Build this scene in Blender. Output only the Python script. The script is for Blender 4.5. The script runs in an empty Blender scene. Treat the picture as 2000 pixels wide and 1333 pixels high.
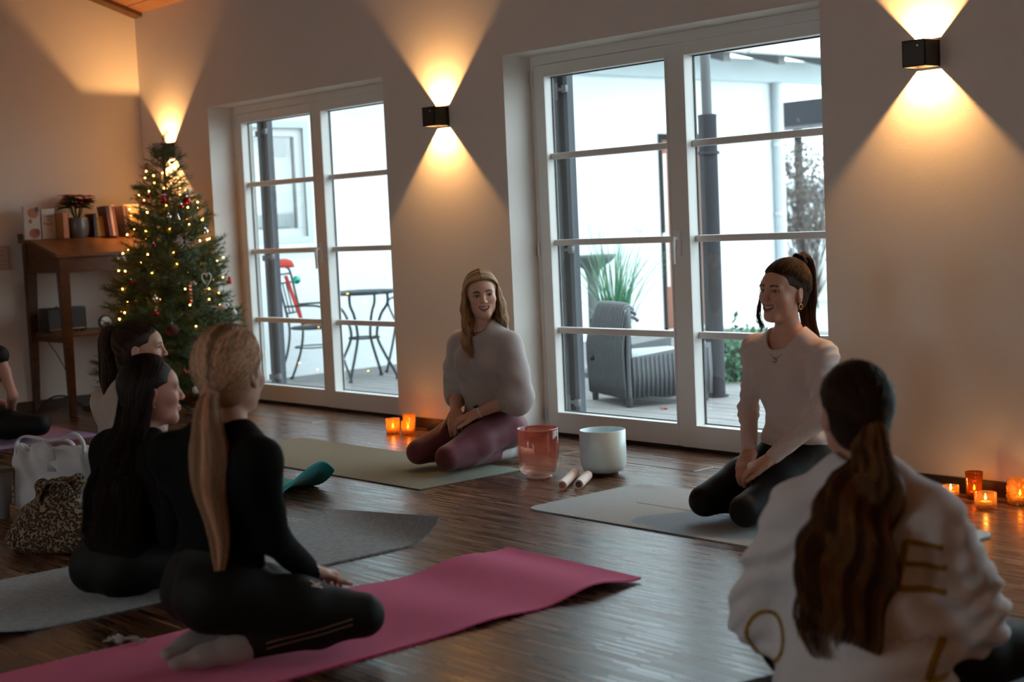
import bpy, bmesh, math, random
import numpy as np
from mathutils import Vector, Matrix

# ------------------------------------------------------------------ camera
SC = bpy.context.scene
COL = SC.collection
YAW, PITCH, ROLL = math.radians(48.7577), math.radians(-4.5337), math.radians(-2.5768)
CAM = Vector((0.0, -5.412, 1.2))
_r0 = Vector((math.cos(YAW), math.sin(YAW), 0))
_fw = Vector((-math.sin(YAW) * math.cos(PITCH), math.cos(YAW) * math.cos(PITCH), math.sin(PITCH)))
_u0 = _r0.cross(_fw)
_r = _r0 * math.cos(ROLL) + _u0 * math.sin(ROLL)
_u = _u0 * math.cos(ROLL) - _r0 * math.sin(ROLL)
cd = bpy.data.cameras.new('camera')
cam = bpy.data.objects.new('camera', cd)
COL.objects.link(cam)
cam.matrix_world = Matrix(((_r.x, _u.x, -_fw.x, CAM.x), (_r.y, _u.y, -_fw.y, CAM.y),
                           (_r.z, _u.z, -_fw.z, CAM.z), (0, 0, 0, 1)))
cd.sensor_width = 36.0
cd.lens = 36.0 * 2886.95 / 2000.0
cd.clip_start, cd.clip_end = 0.05, 300
cd.dof.use_dof = True
cd.dof.focus_distance = 6.6
cd.dof.aperture_fstop = 2.4
SC.camera = cam

# ------------------------------------------------------------------ sky, exposure
W = bpy.data.worlds.new('overcast_sky')
SC.world = W
W.use_nodes = True
_bg = W.node_tree.nodes['Background']
_bg.inputs[0].default_value = (0.76, 0.92, 1.0, 1)
_bg.inputs[1].default_value = 4.6
SC.view_settings.view_transform = 'Standard'
SC.view_settings.look = 'None'
SC.view_settings.gamma = 1.0
SC.view_settings.use_curve_mapping = False
SC.view_settings.exposure = 0.2
SC.cycles.use_denoising = True
SC.cycles.max_bounces = 10
SC.cycles.diffuse_bounces = 5
SC.cycles.transparent_max_bounces = 24
SC.cycles.caustics_reflective = False
SC.cycles.caustics_refractive = False
SC.cycles.sample_clamp_indirect = 6.0
WARM = (1.0, 0.50, 0.17)          # colour of the wall lamps
LAMP_W = 41.0

R = math.radians
rnd = random.Random(7)

# ------------------------------------------------------------------ materials
MATS = {}


def lin(c):
    return tuple(((x / 255.0) / 12.92 if x / 255.0 <= 0.04045 else ((x / 255.0 + 0.055) / 1.055) ** 2.4) for x in c)


def pm(name, col=(0.8, 0.8, 0.8), rough=0.5, metal=0.0, noise=None, col2=None, bump=None, spec=0.5, coat=0.0,
       sheen=0.0, attr=None, stretch=(1, 1, 1), emit=None, estr=0.0, sss=0.0, trans=0.0):
    """procedural principled material; noise=(scale, amount) mixes towards col2, bump=(scale, strength)"""
    if name in MATS:
        return MATS[name]
    m = bpy.data.materials.new(name)
    m.use_nodes = True
    nt = m.node_tree
    b = nt.nodes['Principled BSDF']
    b.inputs['Roughness'].default_value = rough
    b.inputs['Metallic'].default_value = metal
    b.inputs['Specular IOR Level'].default_value = spec
    b.inputs['Coat Weight'].default_value = coat
    b.inputs['Sheen Weight'].default_value = sheen
    b.inputs['Transmission Weight'].default_value = trans
    if sss:
        b.inputs['Subsurface Weight'].default_value = sss
        b.inputs['Subsurface Radius'].default_value = (0.012, 0.005, 0.003)
    if emit:
        b.inputs['Emission Color'].default_value = (*emit, 1)
        b.inputs['Emission Strength'].default_value = estr
    tc = nt.nodes.new('ShaderNodeTexCoord')
    mp = nt.nodes.new('ShaderNodeMapping')
    mp.inputs['Scale'].default_value = stretch
    nt.links.new(tc.outputs['Object'], mp.inputs['Vector'])
    src = None
    if attr:
        a = nt.nodes.new('ShaderNodeAttribute')
        a.attribute_name = attr
        src = a.outputs['Color']
    n = nt.nodes.new('ShaderNodeTexNoise')
    n.inputs['Scale'].default_value = noise[0] if noise else 12.0
    n.inputs['Detail'].default_value = 4.0
    nt.links.new(mp.outputs[0], n.inputs['Vector'])
    mx = nt.nodes.new('ShaderNodeMix')
    mx.data_type = 'RGBA'
    mr = nt.nodes.new('ShaderNodeMapRange')
    mr.inputs['From Min'].default_value = 0.35
    mr.inputs['From Max'].default_value = 0.65
    mr.inputs['To Max'].default_value = noise[1] if noise else 0.12
    nt.links.new(n.outputs['Fac'], mr.inputs['Value'])
    nt.links.new(mr.outputs[0], mx.inputs['Factor'])
    c2 = col2 if col2 else tuple(x * 0.72 for x in col)
    if src:
        nt.links.new(src, mx.inputs['A'])
        ml = nt.nodes.new('ShaderNodeMix')
        ml.data_type = 'RGBA'
        ml.blend_type = 'MULTIPLY'
        ml.inputs['Factor'].default_value = 1.0
        nt.links.new(src, ml.inputs['A'])
        ml.inputs['B'].default_value = (0.72, 0.72, 0.72, 1)
        nt.links.new(ml.outputs['Result'], mx.inputs['B'])
    else:
        mx.inputs['A'].default_value = (*col, 1)
        mx.inputs['B'].default_value = (*c2, 1)
    nt.links.new(mx.outputs['Result'], b.inputs['Base Color'])
    if bump:
        bn = nt.nodes.new('ShaderNodeTexNoise')
        bn.inputs['Scale'].default_value = bump[0]
        bn.inputs['Detail'].default_value = 3.0
        nt.links.new(mp.outputs[0], bn.inputs['Vector'])
        bp = nt.nodes.new('ShaderNodeBump')
        bp.inputs['Strength'].default_value = bump[1]
        bp.inputs['Distance'].default_value = 0.01
        nt.links.new(bn.outputs['Fac'], bp.inputs['Height'])
        nt.links.new(bp.outputs[0], b.inputs['Normal'])
    MATS[name] = m
    return m


def clear_mat(name, tint=(1, 1, 1), ior=1.45, rough=0.0, translucent=0.0, tcol=(1, 1, 1), refl=1.0):
    """clear or tinted glass as transparent + fresnel reflection (+ some translucent scatter)"""
    m = bpy.data.materials.new(name)
    m.use_nodes = True
    nt = m.node_tree
    nt.nodes.remove(nt.nodes['Principled BSDF'])
    out = nt.nodes['Material Output']
    tr = nt.nodes.new('ShaderNodeBsdfTransparent')
    tr.inputs[0].default_value = (*tint, 1)
    base = tr.outputs[0]
    if translucent:
        tl = nt.nodes.new('ShaderNodeBsdfTranslucent')
        tl.inputs[0].default_value = (*tcol, 1)
        df = nt.nodes.new('ShaderNodeBsdfDiffuse')
        df.inputs[0].default_value = (*tcol, 1)
        ms0 = nt.nodes.new('ShaderNodeMixShader')
        ms0.inputs[0].default_value = 0.4
        nt.links.new(tl.outputs[0], ms0.inputs[1])
        nt.links.new(df.outputs[0], ms0.inputs[2])
        ms1 = nt.nodes.new('ShaderNodeMixShader')
        nz = nt.nodes.new('ShaderNodeTexNoise')
        nz.inputs['Scale'].default_value = 14.0
        mr = nt.nodes.new('ShaderNodeMapRange')
        mr.inputs['From Min'].default_value = 0.3
        mr.inputs['From Max'].default_value = 0.7
        mr.inputs['To Min'].default_value = translucent * 0.75
        mr.inputs['To Max'].default_value = min(1.0, translucent * 1.25)
        nt.links.new(nz.outputs['Fac'], mr.inputs['Value'])
        nt.links.new(mr.outputs[0], ms1.inputs[0])
        nt.links.new(base, ms1.inputs[1])
        nt.links.new(ms0.outputs[0], ms1.inputs[2])
        base = ms1.outputs[0]
    gl = nt.nodes.new('ShaderNodeBsdfGlossy')
    gl.inputs['Roughness'].default_value = rough
    fr = nt.nodes.new('ShaderNodeFresnel')
    ge = nt.nodes.new('ShaderNodeNewGeometry')
    im = nt.nodes.new('ShaderNodeMapRange')          # same reflectance on both faces of the pane
    im.inputs['To Min'].default_value = ior
    im.inputs['To Max'].default_value = 1.0 / ior
    nt.links.new(ge.outputs['Backfacing'], im.inputs['Value'])
    nt.links.new(im.outputs[0], fr.inputs[0])
    mu = nt.nodes.new('ShaderNodeMath')
    mu.operation = 'MULTIPLY'
    mu.inputs[1].default_value = refl
    nt.links.new(fr.outputs[0], mu.inputs[0])
    ms = nt.nodes.new('ShaderNodeMixShader')
    nt.links.new(mu.outputs[0], ms.inputs[0])
    nt.links.new(base, ms.inputs[1])
    nt.links.new(gl.outputs[0], ms.inputs[2])
    nt.links.new(ms.outputs[0], out.inputs['Surface'])
    MATS[name] = m
    return m


def emis(name, col, s):
    m = bpy.data.materials.new(name)
    m.use_nodes = True
    nt = m.node_tree
    nt.nodes.remove(nt.nodes['Principled BSDF'])
    e = nt.nodes.new('ShaderNodeEmission')
    e.inputs[0].default_value = (*col, 1)
    e.inputs[1].default_value = s
    nt.links.new(e.outputs[0], nt.nodes['Material Output'].inputs['Surface'])
    MATS[name] = m
    return m


# ------------------------------------------------------------------ mesh helper
class MB:
    def __init__(s):
        s.v, s.f, s.mi = [], [], []

    def add(s, vs, fs, mi=0):
        o = len(s.v)
        s.v += [tuple(p) for p in vs]
        s.f += [tuple(i + o for i in f) for f in fs]
        s.mi += [mi] * len(fs)
        return s

    def box(s, lo, hi, mi=0, M=None, b=0.0):
        (x0, y0, z0), (x1, y1, z1) = lo, hi
        if b <= 0:
            vs = [(x0, y0, z0), (x1, y0, z0), (x1, y1, z0), (x0, y1, z0), (x0, y0, z1), (x1, y0, z1), (x1, y1, z1), (x0, y1, z1)]
            fs = [(3, 2, 1, 0), (4, 5, 6, 7), (0, 1, 5, 4), (1, 2, 6, 5), (2, 3, 7, 6), (3, 0, 4, 7)]
        else:
            bm = bmesh.new()
            r = bmesh.ops.create_cube(bm, size=1.0)
            for v in r['verts']:
                v.co = Vector(((x0 + x1) / 2 + v.co.x * (x1 - x0), (y0 + y1) / 2 + v.co.y * (y1 - y0), (z0 + z1) / 2 + v.co.z * (z1 - z0)))
            bmesh.ops.bevel(bm, geom=list(bm.edges), offset=b, segments=2, profile=0.5, affect='EDGES')
            bm.verts.index_update()
            vs = [tuple(v.co) for v in bm.verts]
            fs = [tuple(v.index for v in f.verts) for f in bm.faces]
            bm.free()
        if M is not None:
            vs = [tuple(M @ Vector(p)) for p in vs]
        return s.add(vs, fs, mi)

    def tube(s, pts, rad, n=8, mi=0, cap=True, closed=False, flat=None):
        pts = [Vector(p) for p in pts]
        m = len(pts)
        rads = [rad] * m if isinstance(rad, (int, float)) else list(rad)
        vs, fs = [], []
        up = None
        for i, p in enumerate(pts):
            if closed:
                t = pts[(i + 1) % m] - pts[i - 1]
            else:
                t = pts[min(i + 1, m - 1)] - pts[max(i - 1, 0)]
            t = t.normalized() if t.length > 1e-9 else Vector((0, 0, 1))
            if up is None:
                up = Vector((0, 0, 1)) if abs(t.z) < 0.9 else Vector((1, 0, 0))
            a = t.cross(up)
            if a.length < 1e-6:
                a = t.orthogonal()
            a.normalize()
            c = a.cross(t)
            up = c
            for k in range(n):
                th = 2 * math.pi * k / n
                ca, sa = math.cos(th), math.sin(th)
                if flat:
                    sa *= flat
                vs.append(p + (a * ca + c * sa) * rads[i])
        for i in range(m if closed else m - 1):
            j = (i + 1) % m
            for k in range(n):
                k2 = (k + 1) % n
                fs.append((i * n + k, i * n + k2, j * n + k2, j * n + k))
        if cap and not closed:
            fs.append(tuple(range(n - 1, -1, -1)))
            fs.append(tuple((m - 1) * n + k for k in range(n)))
        return s.add(vs, fs, mi)

    def lathe(s, prof, n=32, c=(0, 0, 0), mi=0, wob=None):
        vs, fs = [], []
        m = len(prof)
        for k in range(n):
            th = 2 * math.pi * k / n
            for (r, z) in prof:
                q = r * (1 + (wob(th, z) if wob else 0))
                vs.append((c[0] + q * math.cos(th), c[1] + q * math.sin(th), c[2] + z))
        for k in range(n):
            k2 = (k + 1) % n
            for i in range(m - 1):
                fs.append((k * m + i, k2 * m + i, k2 * m + i + 1, k * m + i + 1))
        return s.add(vs, fs, mi)

    def ball(s, c, r, n=12, mi=0, M=None):
        rr = (r, r, r) if isinstance(r, (int, float)) else r
        vs, fs = [], []
        h = n // 2
        for i in range(h + 1):
            ph = math.pi * i / h
            for k in range(n):
                th = 2 * math.pi * k / n
                p = Vector((rr[0] * math.sin(ph) * math.cos(th), rr[1] * math.sin(ph) * math.sin(th), rr[2] * math.cos(ph)))
                if M is not None:
                    p = M @ p
                vs.append(p + Vector(c))
        for i in range(h):
            for k in range(n):
                k2 = (k + 1) % n
                fs.append((i * n + k, (i + 1) * n + k, (i + 1) * n + k2, i * n + k2))
        return s.add(vs, fs, mi)

    def grid(s, P, mi=0, closed_u=False):
        """P[i][j] points"""
        a, b = len(P), len(P[0])
        vs = [p for row in P for p in row]
        fs = []
        for i in range(a if closed_u else a - 1):
            for j in range(b - 1):
                i2 = (i + 1) % a
                fs.append((i * b + j, i2 * b + j, i2 * b + j + 1, i * b + j + 1))
        return s.add(vs, fs, mi)

    def slab(s, P, t, mi=0):
        """thick sheet: grid P extruded along its normals by t"""
        a, b = len(P), len(P[0])
        P = [[Vector(q) for q in row] for row in P]
        Q = []
        for i in range(a):
            row = []
            for j in range(b):
                du = P[min(i + 1, a - 1)][j] - P[max(i - 1, 0)][j]
                dv = P[i][min(j + 1, b - 1)] - P[i][max(j - 1, 0)]
                nrm = du.cross(dv)
                nrm = nrm.normalized() if nrm.length > 1e-12 else Vector((0, 0, 1))
                row.append(P[i][j] + nrm * t)
            Q.append(row)
        vs = [p for r_ in P for p in r_] + [p for r_ in Q for p in r_]
        o = a * b
        fs = []
        for i in range(a - 1):
            for j in range(b - 1):
                q = (i * b + j, (i + 1) * b + j, (i + 1) * b + j + 1, i * b + j + 1)
                fs.append(tuple(reversed(q)))
                fs.append(tuple(k + o for k in q))
        for i in range(a - 1):
            for j in (0, b - 1):
                q = (i * b + j, (i + 1) * b + j, (i + 1) * b + j + o, i * b + j + o)
                fs.append(q if j == 0 else tuple(reversed(q)))
        for j in range(b - 1):
            for i in (0, a - 1):
                q = (i * b + j, i * b + j + 1, i * b + j + 1 + o, i * b + j + o)
                fs.append(q if i else tuple(reversed(q)))
        return s.add(vs, fs, mi)

    def mesh(s, name, mats, smooth=None):
        me = bpy.data.meshes.new(name)
        me.from_pydata(s.v, [], s.f)
        for m in (mats if isinstance(mats, (list, tuple)) else [mats]):
            me.materials.append(m)
        if any(s.mi):
            me.polygons.foreach_set('material_index', s.mi)
        if smooth:
            me.polygons.foreach_set('use_smooth', [True] * len(me.polygons))
            if smooth is not True:
                me.set_sharp_from_angle(angle=R(smooth))
        me.update()
        return me

    def build(s, name, mats, parent=None, smooth=None):
        return link(name, s.mesh(name, mats, smooth), parent)


def link(name, data, parent=None):
    o = bpy.data.objects.new(name, data)
    COL.objects.link(o)
    if parent:
        o.parent = parent
    return o


def tag(o, label, cat, group=None):
    o['label'] = label
    o['category'] = cat
    if group:
        o['group'] = group
    return o


def thing(name, label, cat, loc=(0, 0, 0), rz=0.0, group=None):
    o = link(name, None)
    o.empty_display_size = 0.1
    o.location = loc
    o.rotation_euler = (0, 0, rz)
    return tag(o, label, cat, group)


def struct(name, mb, mats, parent=None, smooth=None):
    o = mb.build(name, mats, parent, smooth)
    if not parent:
        o['kind'] = 'structure'
    return o


def catmull(pts, n=6):
    pts = [Vector(p) for p in pts]
    out = []
    for i in range(len(pts) - 1):
        p0, p1, p2, p3 = pts[max(i - 1, 0)], pts[i], pts[i + 1], pts[min(i + 2, len(pts) - 1)]
        for k in range(n):
            t = k / n
            out.append(0.5 * ((2 * p1) + (p2 - p0) * t + (2 * p0 - 5 * p1 + 4 * p2 - p3) * t * t + (3 * p1 - p0 - 3 * p2 + p3) * t ** 3))
    out.append(pts[-1])
    return out


def text_mesh(txt, size, mat, M, name, parent=None, ext=0.0006):
    cu = bpy.data.curves.new('lettering', 'FONT')
    cu.body = txt
    cu.size = size
    cu.extrude = ext
    cu.align_x = 'CENTER'
    cu.align_y = 'CENTER'
    o = bpy.data.objects.new('lettering', cu)
    COL.objects.link(o)
    dg = bpy.context.evaluated_depsgraph_get()
    me = bpy.data.meshes.new_from_object(o.evaluated_get(dg))
    bpy.data.objects.remove(o)
    me.transform(M)
    me.materials.clear()
    me.materials.append(mat)
    return link(name, me, parent)

# ------------------------------------------------------------------ smooth implicit modelling
def axis(lo, hi, h, fine=()):
    """grid coordinates from lo to hi, spacing h, finer inside the (a, b, hf) spans"""
    out = [lo]
    while out[-1] < hi:
        st = h
        for a, b, hf in fine:
            if a - h <= out[-1] <= b:
                st = min(st, hf)
        out.append(out[-1] + st)
    return np.array(out, np.float32)


class SDF:
    def __init__(s, lo, hi, h, fine=((), (), ())):
        s.ax = [axis(lo[i], hi[i], h, fine[i]) for i in range(3)]
        s.v = np.full([len(a) for a in s.ax], 1.0, np.float32)

    def put(s, fn, lo, hi, k=0.0, op='u'):
        sl = []
        for i in range(3):
            a = max(int(np.searchsorted(s.ax[i], lo[i] - k - 0.012)) - 1, 0)
            b = min(int(np.searchsorted(s.ax[i], hi[i] + k + 0.012)) + 1, len(s.ax[i]))
            if b <= a:
                return s
            sl.append(slice(a, b))
        X = s.ax[0][sl[0]][:, None, None]
        Y = s.ax[1][sl[1]][None, :, None]
        Z = s.ax[2][sl[2]][None, None, :]
        d = fn(X, Y, Z).astype(np.float32)
        v = s.v[tuple(sl)]
        if op == 'u':
            r = np.minimum(v, d)
            if k > 0:
                hh = np.maximum(k - np.abs(v - d), 0) / k
                r = r - hh * hh * k * 0.25
        elif op == 'add':
            r = v + d
        else:
            d = -d
            r = np.maximum(v, d)
            if k > 0:
                hh = np.maximum(k - np.abs(v - d), 0) / k
                r = r + hh * hh * k * 0.25
        s.v[tuple(sl)] = r
        return s

    def cone(s, a, ra, b, rb, k=0.0, op='u', sq=None):
        a, b = np.array(a, float), np.array(b, float)
        ba = b - a
        L2 = max(float(ba @ ba), 1e-9)
        rm = max(ra, rb) * (1.0 if sq is None else max(1.0, 1.0 / sq[1]))
        lo, hi = np.minimum(a, b) - rm, np.maximum(a, b) + rm

        def fn(X, Y, Z):
            px, py, pz = X - a[0], Y - a[1], Z - a[2]
            t = np.clip((px * ba[0] + py * ba[1] + pz * ba[2]) / L2, 0, 1)
            qx, qy, qz = px - t * ba[0], py - t * ba[1], pz - t * ba[2]
            d2 = qx * qx + qy * qy + qz * qz
            if sq is not None:
                n, f = sq
                dn = qx * n[0] + qy * n[1] + qz * n[2]
                d2 = d2 + (f * f - 1) * dn * dn
            return np.sqrt(d2) - (ra + (rb - ra) * t)
        return s.put(fn, lo, hi, k, op)

    def chain(s, pts, rads, k=0.0, op='u', sq=None):
        for i in range(len(pts) - 1):
            s.cone(pts[i], rads[i], pts[i + 1], rads[i + 1], k, op, sq)
        return s

    def ell(s, c, r, M=None, k=0.0, op='u'):
        c = np.array(c, float)
        r = np.array((r, r, r) if isinstance(r, (int, float)) else r, float)
        M = np.eye(3) if M is None else np.array(M)[:3, :3]      # columns: local axes
        rm = np.sqrt((M ** 2) @ (r ** 2))

        def fn(X, Y, Z):
            px, py, pz = X - c[0], Y - c[1], Z - c[2]
            k0 = k1 = 0.0
            for i in range(3):
                l = (px * M[0, i] + py * M[1, i] + pz * M[2, i]) / r[i]
                k0 = k0 + l * l
                k1 = k1 + l * l / (r[i] * r[i])
            k0 = np.sqrt(k0)
            return k0 * (k0 - 1) / (np.sqrt(k1) + 1e-6)
        return s.put(fn, c - rm, c + rm, k, op)

    def rbox(s, c, hsz, rr, M=None, k=0.0, op='u'):
        c = np.array(c, float)
        hsz = np.array(hsz, float)
        M = np.eye(3) if M is None else np.array(M)[:3, :3]
        ext = np.abs(M) @ hsz

        def fn(X, Y, Z):
            px, py, pz = X - c[0], Y - c[1], Z - c[2]
            o2 = 0.0
            ins = -1e9
            for i in range(3):
                q = np.abs(px * M[0, i] + py * M[1, i] + pz * M[2, i]) - hsz[i] + rr
                o2 = o2 + np.maximum(q, 0) ** 2
                ins = np.maximum(ins, q)
            return np.sqrt(o2) + np.minimum(ins, 0) - rr
        return s.put(fn, c - ext, c + ext, k, op)

    def ripple(s, fn):
        """add a displacement fn(X, Y, Z) near the surface"""
        s.v += np.where(np.abs(s.v) < 0.06, fn(s.ax[0][:, None, None], s.ax[1][None, :, None], s.ax[2][None, None, :]), 0).astype(np.float32)
        return s

    def nets(s):
        v = s.v
        ins = v < 0
        ins[0], ins[-1], ins[:, 0], ins[:, -1], ins[:, :, 0], ins[:, :, -1] = [False] * 6
        c = ins.astype(np.int8)
        cs = c[:-1] + c[1:]
        cs = cs[:, :-1] + cs[:, 1:]
        cs = cs[:, :, :-1] + cs[:, :, 1:]
        act = (cs > 0) & (cs < 8)
        I = np.argwhere(act)
        vid = np.full(act.shape, -1, np.int32)
        vid[act] = np.arange(len(I))
        acc = np.zeros((len(I), 3))
        cnt = np.zeros(len(I))
        offs = [(a, b, d) for a in (0, 1) for b in (0, 1) for d in (0, 1)]
        for o in offs:
            for axn in range(3):
                if o[axn]:
                    continue
                p = list(o)
                p[axn] = 1
                i0, i1 = I + np.array(o), I + np.array(p)
                v0, v1 = v[tuple(i0.T)], v[tuple(i1.T)]
                n0, n1 = ins[tuple(i0.T)], ins[tuple(i1.T)]
                m = n0 != n1
                den = v0 - v1
                t = np.where(np.abs(den) > 1e-9, v0 / np.where(np.abs(den) > 1e-9, den, 1), 0.5)
                t = np.clip(t, 0, 1)
                for q in range(3):
                    c0, c1 = s.ax[q][i0[:, q]], s.ax[q][i1[:, q]]
                    acc[:, q] += np.where(m, c0 + t * (c1 - c0), 0)
                cnt += m
        P = acc / np.maximum(cnt, 1)[:, None]
        F = []
        for axn in range(3):
            a0 = [slice(None)] * 3
            a1 = [slice(None)] * 3
            a0[axn], a1[axn] = slice(0, -1), slice(1, None)
            s0, s1 = ins[tuple(a0)], ins[tuple(a1)]
            u, w = [q for q in range(3) if q != axn]
            E = np.argwhere(s0 != s1)
            E = E[(E[:, u] > 0) & (E[:, w] > 0) & (E[:, u] < v.shape[u] - 1) & (E[:, w] < v.shape[w] - 1)]
            if not len(E):
                continue
            q = []
            for du, dw in ((-1, -1), (0, -1), (0, 0), (-1, 0)):
                T = E.copy()
                T[:, u] += du
                T[:, w] += dw
                q.append(vid[tuple(T.T)])
            q = np.stack(q, 1)
            flip = s0[tuple(E.T)]
            if axn == 1:
                flip = ~flip
            q = np.where(flip[:, None], q, q[:, ::-1])
            F.append(q)
        F = np.concatenate(F) if F else np.zeros((0, 4), int)
        return P, F[(F >= 0).all(1)]


def np_mesh(name, P, F, mats, cols=None, smooth=True):
    me = bpy.data.meshes.new(name)
    n = F.shape[1]
    me.vertices.add(len(P))
    me.vertices.foreach_set('co', np.asarray(P, np.float32).ravel())
    me.loops.add(F.size)
    me.loops.foreach_set('vertex_index', np.asarray(F, np.int32).ravel())
    me.polygons.add(len(F))
    me.polygons.foreach_set('loop_start', np.arange(0, F.size, n, dtype=np.int32))
    me.polygons.foreach_set('loop_total', np.full(len(F), n, np.int32))
    me.update(calc_edges=True)
    if smooth:
        me.polygons.foreach_set('use_smooth', np.ones(len(F), bool))
    for m in (mats if isinstance(mats, (list, tuple)) else [mats]):
        me.materials.append(m)
    if cols is not None:
        a = me.color_attributes.new('tint', 'FLOAT_COLOR', 'POINT')
        a.data.foreach_set('color', np.concatenate([cols, np.ones((len(cols), 1))], 1).astype(np.float32).ravel())
    me.validate()
    return me


def sdf_obj(name, sd, mat, parent=None, cols=None):
    P, F = sd.nets()
    return link(name, np_mesh(name, P, F, mat, cols(P) if cols else None), parent)


def wav(X, Y, Z, seed, f):
    """cheap smooth pseudo-noise in -1..1"""
    rg = np.random.RandomState(seed)
    o = 0.0
    for k in range(4):
        d = rg.normal(size=3)
        d = d / np.linalg.norm(d) * f * (0.7 + 0.5 * k)
        o = o + np.sin(X * d[0] + Y * d[1] + Z * d[2] + rg.uniform(0, 6.28)) / (1 + 0.5 * k)
    return o / 2.2

# ------------------------------------------------------------------ room shell
XL, XR, YB = -10.33, 3.4, -8.2
OPEN = [(-9.333, -7.252), (-6.147, -4.025), (-2.95, -0.87)]
ZO = 2.119
SLOPE = math.tan(R(18))
ZW = 2.90                     # ceiling height at the window wall

plaster = pm('warm_white_plaster', (0.80, 0.755, 0.70), 0.85, noise=(3.0, 0.10), col2=(0.74, 0.69, 0.63), bump=(260, 0.10), spec=0.2)
white_paint = pm('white_door_paint', (0.82, 0.79, 0.75), 0.35, noise=(5, 0.08), bump=(60, 0.02))
dark_wood = pm('dark_stained_wood', (0.055, 0.028, 0.014), 0.4, noise=(9, 0.7), col2=(0.025, 0.012, 0.007), stretch=(1, 1, 8))
board_wood = pm('ceiling_boards_wood', (0.42, 0.20, 0.09), 0.5, noise=(5, 0.6), col2=(0.30, 0.13, 0.055), stretch=(12, 1, 1))
beam_wood = pm('beam_wood', (0.16, 0.08, 0.035), 0.55, noise=(6, 0.7), col2=(0.09, 0.042, 0.018), stretch=(8, 1, 8))


def parquet():
    m = bpy.data.materials.new('dark_strip_parquet')
    m.use_nodes = True
    nt = m.node_tree
    b = nt.nodes['Principled BSDF']
    tc = nt.nodes.new('ShaderNodeTexCoord')
    br = nt.nodes.new('ShaderNodeTexBrick')
    br.offset, br.offset_frequency, br.squash = 0.37, 2, 1.0
    br.inputs['Scale'].default_value = 1.0
    br.inputs['Brick Width'].default_value = 0.21
    br.inputs['Row Height'].default_value = 0.0088
    br.inputs['Mortar Size'].default_value = 0.0003
    br.inputs['Color1'].default_value = (0, 0, 0, 1)
    br.inputs['Color2'].default_value = (1, 1, 1, 1)
    br.inputs['Mortar'].default_value = (0.1, 0.1, 0.1, 1)
    nt.links.new(tc.outputs['Object'], br.inputs['Vector'])
    cr = nt.nodes.new('ShaderNodeValToRGB')
    e = cr.color_ramp.elements
    e[0].position, e[0].color = 0.0, (0.045, 0.0215, 0.0115, 1)
    e[1].position, e[1].color = 1.0, (0.44, 0.22, 0.10, 1)
    for p, c in ((0.45, (0.085, 0.041, 0.021, 1)), (0.72, (0.130, 0.064, 0.032, 1)), (0.90, (0.22, 0.108, 0.052, 1))):
        q = e.new(p)
        q.color = c
    nt.links.new(br.outputs['Color'], cr.inputs[0])
    n2 = nt.nodes.new('ShaderNodeTexNoise')
    n2.inputs['Scale'].default_value = 1.3
    n2.inputs['Detail'].default_value = 3
    nt.links.new(tc.outputs['Object'], n2.inputs['Vector'])
    ml = nt.nodes.new('ShaderNodeMix')
    ml.data_type = 'RGBA'
    ml.blend_type = 'MULTIPLY'
    ml.inputs['Factor'].default_value = 0.35
    nt.links.new(cr.outputs[0], ml.inputs['A'])
    nt.links.new(n2.outputs['Fac'], ml.inputs['B'])
    nt.links.new(ml.outputs['Result'], b.inputs['Base Color'])
    mr = nt.nodes.new('ShaderNodeMapRange')
    mr.inputs['To Min'].default_value = 0.22
    mr.inputs['To Max'].default_value = 0.40
    nt.links.new(br.outputs['Color'], mr.inputs['Value'])
    nt.links.new(mr.outputs[0], b.inputs['Roughness'])
    bp = nt.nodes.new('ShaderNodeBump')
    bp.inputs['Strength'].default_value = 0.08
    bp.inputs['Distance'].default_value = 0.002
    nt.links.new(br.outputs['Color'], bp.inputs['Height'])
    nt.links.new(bp.outputs[0], b.inputs['Normal'])
    b.inputs['Specular IOR Level'].default_value = 0.5
    MATS['floor'] = m
    return m


struct('floor', MB().box((XL, YB, -0.12), (XR, 0.27, 0.0)), parquet())

mb = MB()
xs = [XL - 0.3] + [x for o in OPEN for x in o] + [XR + 0.3]
for i in range(0, len(xs), 2):
    mb.box((xs[i], 0, -0.12), (xs[i + 1], 0.36, ZW + 0.3))
for (a, b_) in OPEN:
    mb.box((a, 0, ZO), (b_, 0.36, ZW + 0.3))
struct('wall_window', mb, plaster)
struct('wall_left', MB().box((XL - 0.3, YB - 0.3, -0.12), (XL, 0, 6.2)), plaster)
struct('wall_right', MB().box((XR, YB - 0.3, -0.12), (XR + 0.3, 0, 6.2)), plaster)
REAR_FILL = [(-7.3, -5.8), (-3.5, -2.0)]     # unseen windows added behind the camera for daylight fill
mb = MB().box((XL, YB - .3, -.12), (XR, YB, .9)).box((XL, YB - .3, 2.3), (XR, YB, 6.2))
rx = [XL] + [x for o in REAR_FILL for x in o] + [XR]
for i in range(0, len(rx), 2):
    mb.box((rx[i], YB - .3, .9), (rx[i + 1], YB, 2.3))
struct('wall_back', mb, plaster)


def zc(y):
    return ZW - y * SLOPE


ceil = struct('ceiling', MB().add([(XL - .3, .36, zc(.36) + .12), (XR + .3, .36, zc(.36) + .12), (XR + .3, YB - .3, zc(YB - .3) + .12), (XL - .3, YB - .3, zc(YB - .3) + .12),
                                  (XL - .3, .36, zc(.36) + .3), (XR + .3, .36, zc(.36) + .3), (XR + .3, YB - .3, zc(YB - .3) + .3), (XL - .3, YB - .3, zc(YB - .3) + .3)],
                                 [(0, 1, 2, 3), (7, 6, 5, 4), (0, 4, 5, 1), (1, 5, 6, 2), (2, 6, 7, 3), (3, 7, 4, 0)]), board_wood)
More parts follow.
